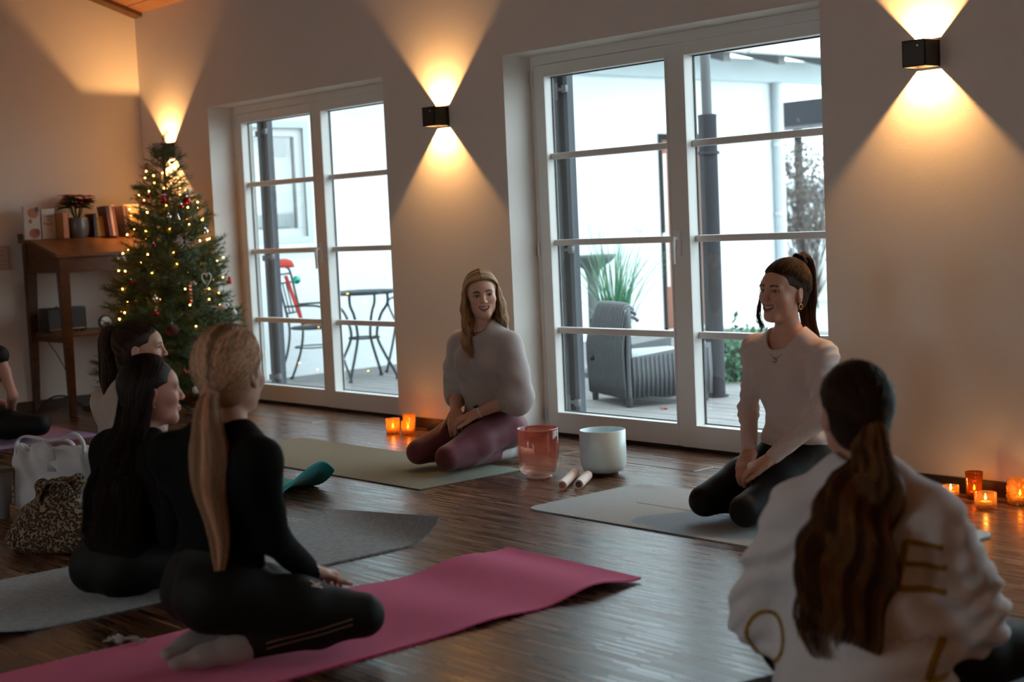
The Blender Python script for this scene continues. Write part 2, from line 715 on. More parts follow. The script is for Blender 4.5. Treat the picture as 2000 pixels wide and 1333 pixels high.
# boards on the underside near the corner the photograph shows
me_board = None
w = 0.118
for k in range(16):
    y0 = 0.0 - k * 0.125
    if me_board is None:
        me_board = MB().add([(XL, 0, zc(0)), (XL + 9.0, 0, zc(0)), (XL + 9.0, -w, zc(-w)), (XL, -w, zc(-w)),
                             (XL, 0, zc(0) + .02), (XL + 9.0, 0, zc(0) + .02), (XL + 9.0, -w, zc(-w) + .02), (XL, -w, zc(-w) + .02)],
                            [(0, 1, 2, 3), (7, 6, 5, 4), (0, 4, 5, 1), (1, 5, 6, 2), (2, 6, 7, 3), (3, 7, 4, 0)]).mesh('board', board_wood)
    o = link('board', me_board, ceil)
    o.location = (0, y0, -y0 * SLOPE)


def sloped_beam(x0, x1, drop, depth, name):
    y0, y1 = 0.0, YB
    return struct(name, MB().add([(x0, y0, zc(y0) - drop), (x1, y0, zc(y0) - drop), (x1, y1, zc(y1) - drop), (x0, y1, zc(y1) - drop),
                                  (x0, y0, zc(y0) - drop + depth), (x1, y0, zc(y0) - drop + depth), (x1, y1, zc(y1) - drop + depth), (x0, y1, zc(y1) - drop + depth)],
                                 [(3, 2, 1, 0), (4, 5, 6, 7), (0, 1, 5, 4), (1, 2, 6, 5), (2, 3, 7, 6), (3, 0, 4, 7)]), beam_wood)


sloped_beam(XL, XL + 0.12, 0.03, 0.14, 'trim_1')
for i, x in enumerate((-6.9, -3.5, -0.1)):
    sloped_beam(x, x + 0.14, 0.16, 0.2, 'trim_%d' % (2 + i))

# skirting
for i in range(0, len(xs), 2):
    struct('baseboard_window_%d' % (i // 2 + 1), MB().box((max(xs[i], XL), -0.016, 0), (min(xs[i + 1], XR), 0.0, 0.062), b=0.003), dark_wood)
struct('baseboard_left', MB().box((XL, YB, 0), (XL + 0.016, -0.016, 0.075), b=0.003), dark_wood)

# floor duct covers let into the parquet in front of the doors
duct_wood = pm('duct_cover_wood', (0.075, 0.037, 0.018), 0.3, noise=(40, 0.8), col2=(0.15, 0.075, 0.036), stretch=(1, 24, 1))
alu = pm('brushed_aluminium', (0.75, 0.75, 0.74), 0.3, metal=1.0)
gap = pm('dark_gap', (0.012, 0.009, 0.008), 0.8)
for i, (a, b_) in enumerate(((-5.54, -4.63), (-8.75, -7.84), (-2.36, -1.45))):
    t = MB().box((a, -0.25, -0.01), (b_, -0.118, 0.0006)).build('trim_%d' % (5 + i), duct_wood)
    t['kind'] = 'structure'
    for x in (a, b_):
        MB().box((x - 0.004, -0.252, -0.01), (x + 0.004, -0.116, 0.0016)).build('end_strip', alu, t)
    for y in (-0.252, -0.118):
        MB().box((a, y - 0.003, -0.01), (b_, y + 0.003, 0.0010)).build('side_gap', gap, t)

# ------------------------------------------------------------------ french doors
pane_glass = clear_mat('door_glass', (0.965, 0.985, 0.985), 1.5)
gasket = pm('black_gasket', (0.02, 0.022, 0.025), 0.5)
handle_w = pm('white_handle', (0.85, 0.84, 0.82), 0.3)
ZM = (1.562, 1.084, 0.595)


def french_door(n, x0, x1):
    root = link('door_%d' % n, None)
    root['kind'] = 'structure'
    root.location = (x0, 0.2, 0)
    Wd = x1 - x0
    seam = Wd * 0.494
    top = 2.095
    MB().box((0, 0, 0), (0.028, 0.085, ZO), b=0.002).box((Wd - 0.028, 0, 0), (Wd, 0.085, ZO), b=0.002) \
        .box((0.028, 0, top - 0.028), (Wd - 0.028, 0.085, ZO), b=0.002).build('outer_frame', white_paint, root)
    MB().box((0.0, -0.002, 0.0), (Wd, 0.10, 0.017)).build('threshold', gap, root)
    gz0, gz1 = 0.135, 2.0
    for side, (a, b_, sa, sb, f) in enumerate(((0.03, seam - 0.001, 0.085, 0.036, 0.0), (seam + 0.001, Wd - 0.03, 0.105, 0.085, -0.012))):
        lf = MB()
        lf.box((a, f, 0.02), (a + sa, 0.068, top - 0.03), b=0.003)
        lf.box((b_ - sb, f, 0.02), (b_, 0.068, top - 0.03), b=0.003)
        lf.box((a + sa, f, gz1), (b_ - sb, 0.068, top - 0.03), b=0.002)
        lf.box((a + sa, f, 0.02), (b_ - sb, 0.068, gz0), b=0.002)
        # moulding round the glazed field
        ga, gb = a + sa, b_ - sb
        lf.box((ga - 0.012, f - 0.004, gz0 - 0.012), (ga, f, gz1 + 0.012)).box((gb, f - 0.004, gz0 - 0.012), (gb + 0.012, f, gz1 + 0.012))
        lf.box((ga, f - 0.004, gz1), (gb, f, gz1 + 0.012)).box((ga, f - 0.004, gz0 - 0.012), (gb, f, gz0))
        leaf = lf.build('leaf', white_paint, root)
        for z in ZM:
            MB().box((ga, 0.026, z - 0.017), (gb, 0.066, z + 0.017), b=0.004).build('muntin', white_paint, leaf)
        zz = [gz0] + [q for z in sorted(ZM) for q in (z - 0.017, z + 0.017)] + [gz1]
        for k in range(4):
            MB().box((ga, 0.046, zz[2 * k]), (gb, 0.0505, zz[2 * k + 1])).build('pane', pane_glass, leaf)
        gk = MB()
        for x in (ga, gb - 0.006):
            gk.box((x, 0.0515, gz0), (x + 0.006, 0.060, gz1))
        for z in (gz0, gz1 - 0.006):
            gk.box((ga, 0.0515, z), (gb, 0.060, z + 0.006))
        gk.build('gasket', gasket, leaf)
        if side == 1:
            h = MB().box((a + 0.018, f - 0.010, 1.00), (a + 0.046, f, 1.13), b=0.004)
            h.tube([(a + 0.032, f, 1.09), (a + 0.032, f - 0.045, 1.09)], 0.009, 10)
            h.tube(catmull([(a + 0.032, f - 0.045, 1.095), (a + 0.032, f - 0.05, 1.05), (a + 0.03, f - 0.046, 0.96)], 4), [0.011] * 5 + [0.009] * 4, 10)
            h.build('handle', handle_w, leaf, smooth=50)
        # white drip sill on the outside of the glass
    hx = MB()
    for z in (0.12, 1.05, 2.0):
        hx.tube([(0.014, -0.004, z - 0.035), (0.014, -0.004, z + 0.035)], 0.008, 8)
    hx.build('hinge', alu, root, smooth=50)
    return root


for i, (a, b_) in enumerate(OPEN):
    french_door(i + 1, a, b_)

for i, (a, b_) in enumerate(REAR_FILL):
    w_ = link('window_%d' % (i + 2), None)  # out of view, added to let more daylight into the room
    w_['kind'] = 'structure'
    w_.location = (a, YB - .12, .9)
    L = b_ - a
    MB().box((0, -.06, 0), (.07, 0, 1.4)).box((L - .07, -.06, 0), (L, 0, 1.4)).box((.07, -.06, 0), (L - .07, 0, .07)).box((.07, -.06, 1.33), (L - .07, 0, 1.4)).box((L / 2 - .05, -.06, .07), (L / 2 + .05, 0, 1.33)).build('window_frame', white_paint, w_)
    for q in (0, 1):
        MB().box((.07 if q == 0 else L / 2 + .05, -.035, .07), (L / 2 - .05 if q == 0 else L - .07, -.030, 1.33)).build('pane', pane_glass, w_)

# ------------------------------------------------------------------ wall lamps
black_metal = pm('black_metal', (0.012, 0.011, 0.010), 0.32, spec=0.6)
lamp_glow = emis('lamp_led', (1.0, 0.62, 0.28), 14)


def wall_lamp(x, z, label, y=0.0, rz=0.0, cx=None):
    t = thing('wall_lamp', label, 'lamp', (x, y, z), rz, 'cube wall lamps')
    s, d = 0.054, 0.112
    b = MB()
    b.box((-s, -d, -s), (s, -d + 0.006, s), b=0.0015)
    for sx in (-1, 1):
        b.box((sx * s if sx < 0 else s - 0.006, -d, -s), (-s + 0.006 if sx < 0 else s, -0.004, s), b=0.0015)
    b.box((-s, -0.010, -s), (s, -0.002, s))
    for sz in (-1, 1):            # lips that keep the light against the wall
        b.box((-s, -d, s - 0.004 if sz > 0 else -s), (s, -0.106, s if sz > 0 else -s + 0.004))
    b.build('housing', black_metal, t)
    MB().box((-0.022, -0.014, -0.02), (0.022, -0.0105, 0.02)).build('led', lamp_glow, t)
    sc = MB().tube([(0.02, -d - 0.0005, 0.03), (0.02, -d - 0.002, 0.03)], 0.004, 10)
    sc.build('screw', alu, t)
    for sz in (-1, 1):
        ld = bpy.data.lights.new('lamp_light', 'SPOT')
        ld.energy = LAMP_W
        ld.color = WARM
        ld.shadow_soft_size = 0.004
        ld.spot_size = R(142)
        ld.spot_blend = 0.9
        lo = link('lamp_light', ld, t)
        lo.location = (0, -0.060, sz * 0.002)
        lo.rotation_euler = (math.pi if sz > 0 else 0, 0, 0)
    return t


wall_lamp(-3.479, 1.821, 'black cube wall lamp right of the large glass door, nearest the camera')
wall_lamp(-6.684, 1.832, 'black cube wall lamp between the two glass doors')
wall_lamp(-9.89, 1.85, 'black cube wall lamp in the corner behind the tip of the Christmas tree')
# unseen copies added on the rear and right walls for warm fill
for x, w_ in ((-8.6, 'left of both added windows'), (-4.6, 'between the two added windows'), (-0.8, 'right of both added windows')):
    wall_lamp(x, 1.83, 'black cube wall lamp added on the unseen rear wall ' + w_, YB, math.pi)
for y, w_ in ((-2.5, 'nearer the glass doors'), (-5.5, 'nearer the rear wall')):
    wall_lamp(XR, 1.83, 'black cube wall lamp added on the unseen right wall ' + w_, y, -math.pi / 2)

# ------------------------------------------------------------------ terrace and wing of the house
ZD = -0.08
deck_wood = pm('grey_weathered_deck', (0.21, 0.20, 0.195), 0.7, noise=(4, 0.7), col2=(0.13, 0.12, 0.115), stretch=(1, 14, 1), bump=(30, 0.1))
render_white = pm('white_render', (0.70, 0.735, 0.75), 0.9, noise=(2.5, 0.06), bump=(180, 0.08), spec=0.2)
grey_steel = pm('grey_painted_steel', (0.040, 0.040, 0.046), 0.6, noise=(6, 0.2), spec=0.12)
light_shutter = pm('light_grey_shutter', (0.09, 0.097, 0.11), 0.6, spec=0.12)
gap_and_frame_dark = pm('gap_and_frame_grey', (0.018, 0.017, 0.018), 0.6, spec=0.12)
galv = pm('galvanised_metal', (0.55, 0.56, 0.57), 0.4, metal=0.8)
roof_m = pm('zinc_roof_sheet', (0.45, 0.49, 0.50), 0.5, noise=(3, 0.2))
pale_beam = pm('pale_painted_timber', (0.50, 0.56, 0.58), 0.6, noise=(8, 0.15))
plastic_white = pm('white_plastic', (0.82, 0.82, 0.80), 0.4)

deck = struct('floor_terrace', MB().box((-11.25, 0.36, ZD - 0.2), (4.0, 7.4, ZD - 0.03)), pm('deck_substructure', (0.06, 0.055, 0.05), 0.9))
me_p = MB().box((-11.25, 0, ZD - 0.028), (4.0, 0.134, ZD), b=0.003).mesh('plank', deck_wood)
for k in range(50):
    o = link('plank', me_p, deck)
    o.location = (0, 0.37 + k * 0.14, rnd.uniform(-0.0015, 0.0015))
struct('ground', MB().box((-40, 7.4, ZD - 0.5), (25, 60, ZD - 0.06)), pm('pale_gravel', (0.55, 0.55, 0.52), 0.95, noise=(30, 0.5), bump=(60, 0.4)))

WX = -11.25
# window_1 opening in the wing: y 1.16..2.06, z 1.17..2.14
wy0, wy1, wz0, wz1 = 1.16, 2.06, 1.17, 2.14
dy0, dy1, dz1 = 6.72, 7.62, 2.12
wm = MB()
wm.box((WX - .3, 0.36, -.3), (WX, wy0, 3.0)).box((WX - .3, wy1, -.3), (WX, dy0, 3.0)).box((WX - .3, dy1, -.3), (WX, 8.95, 3.0))
wm.box((WX - .3, wy0, -.3), (WX, wy1, wz0)).box((WX - .3, wy0, wz1), (WX, wy1, 3.0)).box((WX - .3, dy0, dz1), (WX, dy1, 3.0))
wm.box((WX - 8, 8.65, -.3), (WX - .3, 8.95, 3.0))
struct('wall_wing', wm, render_white)

win = link('window_1', None)
win['kind'] = 'structure'
win.location = (WX, 0, 0)
MB().box((-.02, wy0 - .06, wz0 - .06), (.012, wy1 + .06, wz0), b=.003).box((-.02, wy0 - .06, wz1), (.012, wy1 + .06, wz1 + .06), b=.003) \
    .box((-.02, wy0 - .06, wz0), (.012, wy0, wz1), b=.003).box((-.02, wy1, wz0), (.012, wy1 + .06, wz1), b=.003).build('surround', pale_beam, win)
MB().box((-.09, wy0, wz0), (-.03, wy1, wz0 + .075), b=.003).box((-.09, wy0, wz1 - .075), (-.03, wy1, wz1), b=.003) \
    .box((-.09, wy0, wz0 + .075), (-.03, wy0 + .075, wz1 - .075), b=.003).box((-.09, wy1 - .075, wz0 + .075), (-.03, wy1, wz1 - .075), b=.003).build('sash', pm('white_window_frame', (.55, .57, .58), .4), win)
MB().box((-.065, wy0 + .075, wz0 + .075), (-.060, wy1 - .075, wz1 - .075)).build('pane', clear_mat('wing_glass', (.9, .93, .93), 1.9, refl=1.6), win)
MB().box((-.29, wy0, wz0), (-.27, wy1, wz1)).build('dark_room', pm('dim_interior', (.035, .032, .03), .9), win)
cu = MB()
for k in range(2):
    P = []
    for i in range(20):
        y = wy0 + .5 + k * .22 + i * .009
        P.append([(-.2 + .012 * math.sin(i * 1.1), y, z) for z in (wz0 + .1, 1.6, wz1 - (.25 if k else .12))])
    cu.slab(P, .003)
cu.build('curtain', pm('white_curtain', (.75, .76, .76), .9), win, smooth=True)
MB().box((-.03, wy0 - .08, wz0 - .10), (.06, wy1 + .08, wz0 - .06), b=.004).build('sill', galv, win)

# side door in the wing
sd = link('door_4', None)
sd['kind'] = 'structure'
sd.location = (WX, 0, 0)
MB().box((-.12, dy0, ZD), (.012, dy0 + .055, dz1), b=.003).box((-.12, dy1 - .055, ZD), (.012, dy1, dz1), b=.003).box((-.12, dy0 + .055, dz1 - .055), (.012, dy1 - .055, dz1), b=.003) \
    .build('door_frame', gap_and_frame_dark, sd)
MB().box((-.10, dy0 + .055, ZD + .02), (-.05, dy1 - .055, dz1 - .055), b=.003).build('door_leaf', pm('red_brown_door', (.22, .075, .04), .5, noise=(8, .4), stretch=(1, 1, 8)), sd)
MB().box((-.05, dy0 + .12, ZD + .5), (-.035, dy0 + .16, 1.9)).build('pull_bar', alu, sd)
MB().ball((.025, dy0 + .028, 1.0), .03, 12).build('door_knob', alu, sd, smooth=True)

so = thing('outdoor_socket', 'small white double socket on the white wing wall', 'socket', (WX, 6.4, 1.12))
MB().box((0, -.08, -.05), (.03, .08, .05), b=.006).build('box', plastic_white, so)
for y in (-.04, .04):
    MB().tube([(.03, y, 0), (.034, y, 0)], .025, 16).build('lid', render_white, so)

# roof over the wing
rf = link('roof', None)
rf['kind'] = 'structure'
rf.location = (WX, 0, 0)
MB().box((-.02, 0.36, 2.73), (.10, 12.5, 2.99), b=.005).build('wall_plate', pale_beam, rf)
raf = MB().add([(-.3, 0, 3.13), (.62, 0, 2.86), (.62, 0, 3.0), (-.3, 0, 3.27), (-.3, .12, 3.13), (.62, .12, 2.86), (.62, .12, 3.0), (-.3, .12, 3.27)],
               [(0, 1, 2, 3), (7, 6, 5, 4), (0, 4, 5, 1), (1, 5, 6, 2), (2, 6, 7, 3), (3, 7, 4, 0)]).mesh('rafter', pm('grey_rafter', (.14, .135, .14), .6, noise=(5, .3)))
for k in range(13):
    o = link('rafter', raf, rf)
    o.location = (0, 0.5 + k * 0.95, 0)
MB().add([(-3.5, .36, 4.25), (.66, .36, 3.03), (.66, 12.5, 3.03), (-3.5, 12.5, 4.25), (-3.5, .36, 4.29), (.66, .36, 3.07), (.66, 12.5, 3.07), (-3.5, 12.5, 4.29)],
         [(3, 2, 1, 0), (4, 5, 6, 7), (0, 1, 5, 4), (1, 2, 6, 5), (2, 3, 7, 6), (3, 0, 4, 7)]).build('roof_sheet', roof_m, rf)
seam_me = MB().add([(-3.5, 0, 4.29), (.66, 0, 3.07), (.66, .03, 3.07), (-3.5, .03, 4.29), (-3.5, 0, 4.325), (.66, 0, 3.105), (.66, .03, 3.105), (-3.5, .03, 4.325)],
                   [(3, 2, 1, 0), (4, 5, 6, 7), (0, 1, 5, 4), (1, 2, 6, 5), (2, 3, 7, 6), (3, 0, 4, 7)]).mesh('standing_seam', galv)
for k in range(26):
    o = link('standing_seam', seam_me, rf)
    o.location = (0, .5 + k * .47, 0)
gp = []
for k in range(9):
    th = math.pi * k / 8
    gp.append((.73 - .068 * math.cos(th), 3.02 - .068 * math.sin(th)))
G = [[(x, y, z) for (x, z) in gp] for y in (.36, 4, 8, 12.5)]
MB().slab(G, .004).build('gutter', pm('white_gutter', (.78, .80, .80), .4), rf, smooth=50)
for k in range(8):
    MB().tube([(.62, 1.2 + k * 1.55, 3.06)] + [(.73 - .075 * math.cos(math.pi * i / 8), 1.2 + k * 1.55, 3.02 - .075 * math.sin(math.pi * i / 8)) for i in range(9)], .008, 6).build('gutter_bracket', galv, rf)

dp = thing('downpipe', 'pale grey rainwater pipe beside the outer corner of the white wing', 'pipe', (WX + .06, 8.74, 0))
MB().tube([(0, 0, ZD), (0, 0, 2.72)], .05, 16).build('pipe', pm('pale_grey_pipe', (.36, .40, .43), .4), dp, smooth=50)
for z in (.5, 1.18, 2.0):
    MB().tube([(0, 0, z - .02), (0, 0, z + .02)], .058, 16).build('clamp', galv, dp, smooth=50)

# steel post of the canopy
po = thing('canopy_post', 'dark grey round post with a thinner pipe above on the terrace deck', 'post', (-6.86, 2.50, ZD))
MB().lathe([(0, 0), (.085, 0), (.085, .012), (.064, .014), (.064, 1.95), (.066, 1.955), (.066, 1.975), (.04, 1.98), (0, 1.98)], 28).build('sleeve', grey_steel, po, smooth=40)
MB().lathe([(.036, 1.98), (.036, 3.05), (0, 3.05)], 20).build('pipe', pm('mid_grey_steel', (.07, .07, .075), .4), po, smooth=40)
MB().lathe([(.064, 1.70), (.078, 1.70), (.078, 1.72), (.064, 1.72)], 28).build('collar', grey_steel, po, smooth=40)

# folding shutters beside each door
for i, (a, b_) in enumerate(OPEN[:2]):
    x = a - .02
    t = thing('folding_shutter', ('dark grey folded shutter beside the glass door nearest the Christmas tree', 'dark grey folded shutter outside the large glass door by the wicker chair')[i],
              'shutter', (x + (.06 if i == 0 else 0), .372, 0.0), 0, 'folded shutters')
    MB().box((0, 0, .02), (.042, .05, 2.1), b=.003).build('front_panel', light_shutter, t)
    MB().box((.042, .012, .02), (.098, .06, 2.1), b=.003).build('gap_panel', gap_and_frame_dark, t)  # dark colour stands in for the shaded gap between the folded panels
    MB().box((.098, 0, .02), (.130, .05, 2.1), b=.003).build('rear_panel', light_shutter, t)
    for z in (.16, 1.03, 1.93):
        h = MB().box((-.01, -.012, z - .02), (.05, 0, z + .02), b=.002)
        h.tube([(.055, -.012, z - .045), (.055, -.012, z + .045)], .011, 10)
        h.box((.06, -.014, z + .0), (.13, -.004, z + .018), b=.002).box((.105, -.02, z - .012), (.14, 0, z + .03), b=.003)
        h.build('hinge', pm('shutter_iron', (.12, .12, .125), .4, metal=.6), t, smooth=40)

# ------------------------------------------------------------------ bistro set
iron = pm('dark_green_grey_iron', (.03, .036, .04), .55, noise=(20, .3), spec=.15)
red_felt = pm('red_felt', (.42, .025, .012), .9, noise=(60, .3), sheen=.4)
burg = pm('burgundy_ribbon', (.28, .015, .03), .6)


def bistro_chair(label, loc, rz):
    t = thing('bistro_chair', label, 'chair', loc, rz, 'iron bistro chairs')
    # local: sitter faces -Y, seat centre at origin
    MB().lathe([(0, .455), (.19, .455), (.205, .462), (.205, .472), (.19, .478), (0, .478)], 32).build('seat', iron, t, smooth=40)
    for sx in (-1, 1):
        # rear leg runs up into the back post with a scroll
        p = catmull([(sx * .20, .30, 0), (sx * .185, .20, .24), (sx * .175, .165, .46), (sx * .175, .20, .68), (sx * .18, .25, .93), (sx * .18, .275, .985)], 5)
        sc = [(sx * .18, .275 + .028 * math.sin(q), .985 + .028 * (1 - math.cos(q)) - .028 * 0) for q in [k * .5 for k in range(1, 9)]]
        MB().tube(p + sc, .0105, 8).build('back_post', iron, t, smooth=True)
        MB().tube(catmull([(sx * .19, -.24, 0), (sx * .165, -.17, .25), (sx * .14, -.13, .46)], 5), .0105, 8).build('leg', iron, t, smooth=True)
        a = catmull([(sx * .178, .19, .66), (sx * .215, .02, .665), (sx * .215, -.12, .655), (sx * .19, -.17, .60), (sx * .17, -.12, .47)], 5)
        MB().tube(a, .009, 8).build('armrest', iron, t, smooth=True)
        for yy, xx in ((.30, .20), (-.24, .19)):
            MB().lathe([(0, 0), (.017, 0), (.015, .02), (0, .02)], 10, (sx * xx, yy, 0)).build('foot', iron, t)
    for z, y in ((.935, .252), (.86, .235), (.60, .183)):
        MB().tube([(-.178, y, z), (.178, y, z)], .0075, 8).build('back_rail', iron, t, smooth=True)
    for x in (-.09, 0, .09):
        MB().tube([(x, .183, .60), (x, .235, .86)], .0065, 6).build('back_bar', iron, t, smooth=True)
    ring = [(.165 * math.cos(q), .165 * math.sin(q) + .01, .30) for q in [2 * math.pi * k / 28 for k in range(28)]]
    MB().tube(ring, .0065, 6, closed=True).build('stretcher_ring', iron, t, smooth=True)
    return t


bistro_chair('iron bistro chair wearing a red hat and ribbon on its back', (-10.70, 1.71, ZD), R(128))
bistro_chair('iron bistro chair at the right side of the round terrace table', (-10.55, 2.72, ZD), R(12))
tb = thing('bistro_table', 'round iron bistro table with bent legs on the terrace', 'table', (-10.38, 2.0, ZD))
MB().lathe([(0, .735), (.27, .735), (.295, .742), (.30, .752), (.295, .765), (0, .765)], 48).build('table_top', iron, tb, smooth=40)
for k in range(4):
    th = R(28 + 90 * k)
    c, s_ = math.cos(th), math.sin(th)
    prof = [(.30, 0), (.285, .05), (.20, .20), (.135, .33), (.125, .42), (.17, .56), (.235, .65), (.24, .735)]
    MB().tube(catmull([(c * r_, s_ * r_, z) for r_, z in prof], 4), .0115, 8).build('leg', iron, tb, smooth=True)
    MB().lathe([(0, 0), (.02, 0), (.016, .025), (0, .025)], 10, (c * .30, s_ * .30, 0)).build('foot', iron, tb)
MB().tube([(.13 * math.cos(q), .13 * math.sin(q), .36) for q in [2 * math.pi * k / 32 for k in range(32)]], .008, 8, closed=True).build('ring', iron, tb, smooth=True)

# red hat, ribbon, scarf and green bauble on the chair
ht = thing('red_hat', 'red felt hat with ribbon hung over the back of a bistro chair', 'hat', (-10.905, 1.565, .935))
MB().lathe([(0, .055), (.035, .05), (.07, .032), (.085, 0), (.088, -.025), (.078, -.024), (.066, .0), (0, .008)], 24, wob=lambda th, z: .12 * math.sin(2 * th) + .05 * math.sin(5 * th)).build('crown', red_felt, ht, smooth=True)
for dx, ph in ((-.03, 0), (.005, 1.4), (.03, 2.4)):
    P = [[(dx + .012 * math.sin(ph + k * .7) - .01, -.07, -.02 - k * .028), (dx + .012 * math.sin(ph + k * .7) + .012, -.072, -.02 - k * .028)] for k in range(9)]
    MB().slab(P, .002).build('ribbon', burg, ht, smooth=True)
sf = MB()
P = []
for k in range(16):
    z = .84 - k * .0275
    P.append([(-10.885 + (.84 - z) * .30, 1.545 + (.84 - z) * .16, z), (-10.87 + (.84 - z) * .30, 1.575 + (.84 - z) * .16, z)])
for k in range(8):
    P.append([(-10.77 + k * .02, 1.62 + k * .012, .412), (-10.74 + k * .02, 1.69 + k * .012, .412)])
sf.slab(P, .006)
tag(sf.build('red_scarf', red_felt, smooth=True), 'red cloth hanging down the bistro chair onto its seat', 'scarf')
bl = thing('green_bauble', 'shiny green bauble hanging on the red-decorated bistro chair', 'bauble', (-10.80, 1.62, .80))
MB().ball((0, 0, 0), .035, 20).build('ball', pm('green_glass_ball', (.02, .30, .20), .12, metal=.7), bl, smooth=True)
MB().lathe([(0, .05), (.009, .05), (.009, .033), (0, .033)], 12).build('cap', alu, bl)

# ------------------------------------------------------------------ wicker lounge chair
wick = pm('grey_wicker', (.10, .104, .112), .65, noise=(120, .5), col2=(.055, .057, .062))
wick_l = pm('light_wicker_seat', (.36, .40, .39), .8, noise=(60, .3))
wc = thing('wicker_armchair', 'grey ribbed wicker lounge chair seen from behind on the terrace', 'chair', (-7.27, 1.83, ZD), math.atan2(-.24, .61))
# local x along the back panel, y away from the camera
hw = .325
for j in range(18):
    x = -hw + (j + .5) * 2 * hw / 18
    q = abs(x) / hw
    top = .70 - .11 * max(0, (q - .55) / .45) ** 2 * (1 if x > 0 else 1.6)
    MB().tube(catmull([(x, .0, .06), (x, -.012, .4), (x, .03, top - .04), (x, .065, top), (x, .11, top - .03)], 3), .0125, 8).build('back_rib', wick, wc, smooth=True)
MB().box((-hw, .016, .06), (hw, .05, .58), b=.012).build('back_core', pm('rib_gap_shade', (.015, .015, .017), .8), wc)  # core coloured dark so the gaps between the ribs read as shade
MB().tube(catmull([(hw, .02, .05), (hw + .008, .015, .35), (hw + .004, .03, .56), (hw - .05, .05, .675)], 5), .016, 8).build('back_edge', wick, wc, smooth=True)
MB().tube(catmull([(-hw, .02, .05), (-hw - .008, .015, .35), (-hw - .004, .03, .50), (-hw + .05, .05, .60)], 5), .016, 8).build('back_edge', wick, wc, smooth=True)
for sx in (-1, 1):
    P = [[(sx * hw, .04 + i * .055, .06 + .01 * math.sin(i)), (sx * (hw + .012), .04 + i * .055, .2), (sx * hw, .04 + i * .055, .34 + .006 * i)] for i in range(12)]
    MB().slab(P, sx * -.03).build('side_panel', wick, wc, smooth=True)
    for i in range(18):
        y = .05 + i * .0335
        MB().tube([(sx * (hw + .004), y, .065), (sx * (hw + .016), y, .2), (sx * (hw + .004), y, .335 + .0022 * i)], .008, 5).build('side_rib', wick, wc, smooth=True)
    for y in (.03, .60):
        MB().tube([(sx * (hw - .03), y, 0), (sx * (hw - .025), y, .14)], [.022, .028], 12).build('leg', wick, wc, smooth=True)
MB().box((-hw + .02, .06, .24), (hw - .02, .64, .345), b=.03).build('seat', wick_l, wc, smooth=40)
MB().tube([(-.20, -.012, .31), (-.20, -.035, .31)], .02, 12).build('knob', iron, wc, smooth=True)

# ------------------------------------------------------------------ planter with ornamental grass
pl = thing('bird_bath', 'grey stone bird bath behind the ornamental grass', 'bird bath', (-8.62, 3.05, ZD))
MB().lathe([(0, 0), (.10, 0), (.11, .04), (.05, .10), (.045, .80), (.07, .88), (.17, .95), (.20, .98), (.20, 1.0), (.16, 1.0), (.10, .96), (0, .95)], 36).build('bowl', pm('weathered_stone', (.18, .19, .20), .85, noise=(9, .5), bump=(40, .3)), pl, smooth=50)
gr = thing('grass_plant', 'tall green ornamental grass behind the wicker chair', 'plant', (-7.95, 2.62, ZD))
MB().lathe([(0, 0), (.13, 0), (.17, .27), (.18, .30), (.155, .30), (.15, .26), (0, .26)], 24).build('pot', grey_steel, gr, smooth=50)
bl_mats = [pm('grass_blade_%d' % k, c, .5, noise=(3, .3)) for k, c in enumerate(((.03, .17, .10), (.06, .26, .14), (.15, .30, .13)))]
blade_meshes = []
for v in range(12):
    L = rnd.uniform(.65, 1.05)
    bend = rnd.uniform(.08, .50)
    w0 = rnd.uniform(.006, .011)
    P = []
    for k in range(10):
        q = k / 9
        P.append([(-w0 * (1 - q * .93), bend * q ** 2.2, L * (q - .18 * bend * q ** 3)), (w0 * (1 - q * .93), bend * q ** 2.2, L * (q - .18 * bend * q ** 3))])
    blade_meshes.append(MB().slab(P, .0015).mesh('blade', bl_mats[v % 3], True))
for k in range(110):
    o = link('blade', blade_meshes[k % 12], gr)
    th = rnd.uniform(0, 6.28)
    rr = rnd.uniform(0, .10)
    o.location = (rr * math.cos(th), rr * math.sin(th), .25)
    o.rotation_euler = (rnd.uniform(-.08, .08), rnd.uniform(-.08, .08), th - math.pi / 2 + rnd.uniform(-.7, .7))
    s_ = rnd.uniform(.8, 1.12)
    o.scale = (1, 1, s_)

# ------------------------------------------------------------------ garden behind
bark = pm('bare_bark', (.13, .105, .095), .9, noise=(10, .4))


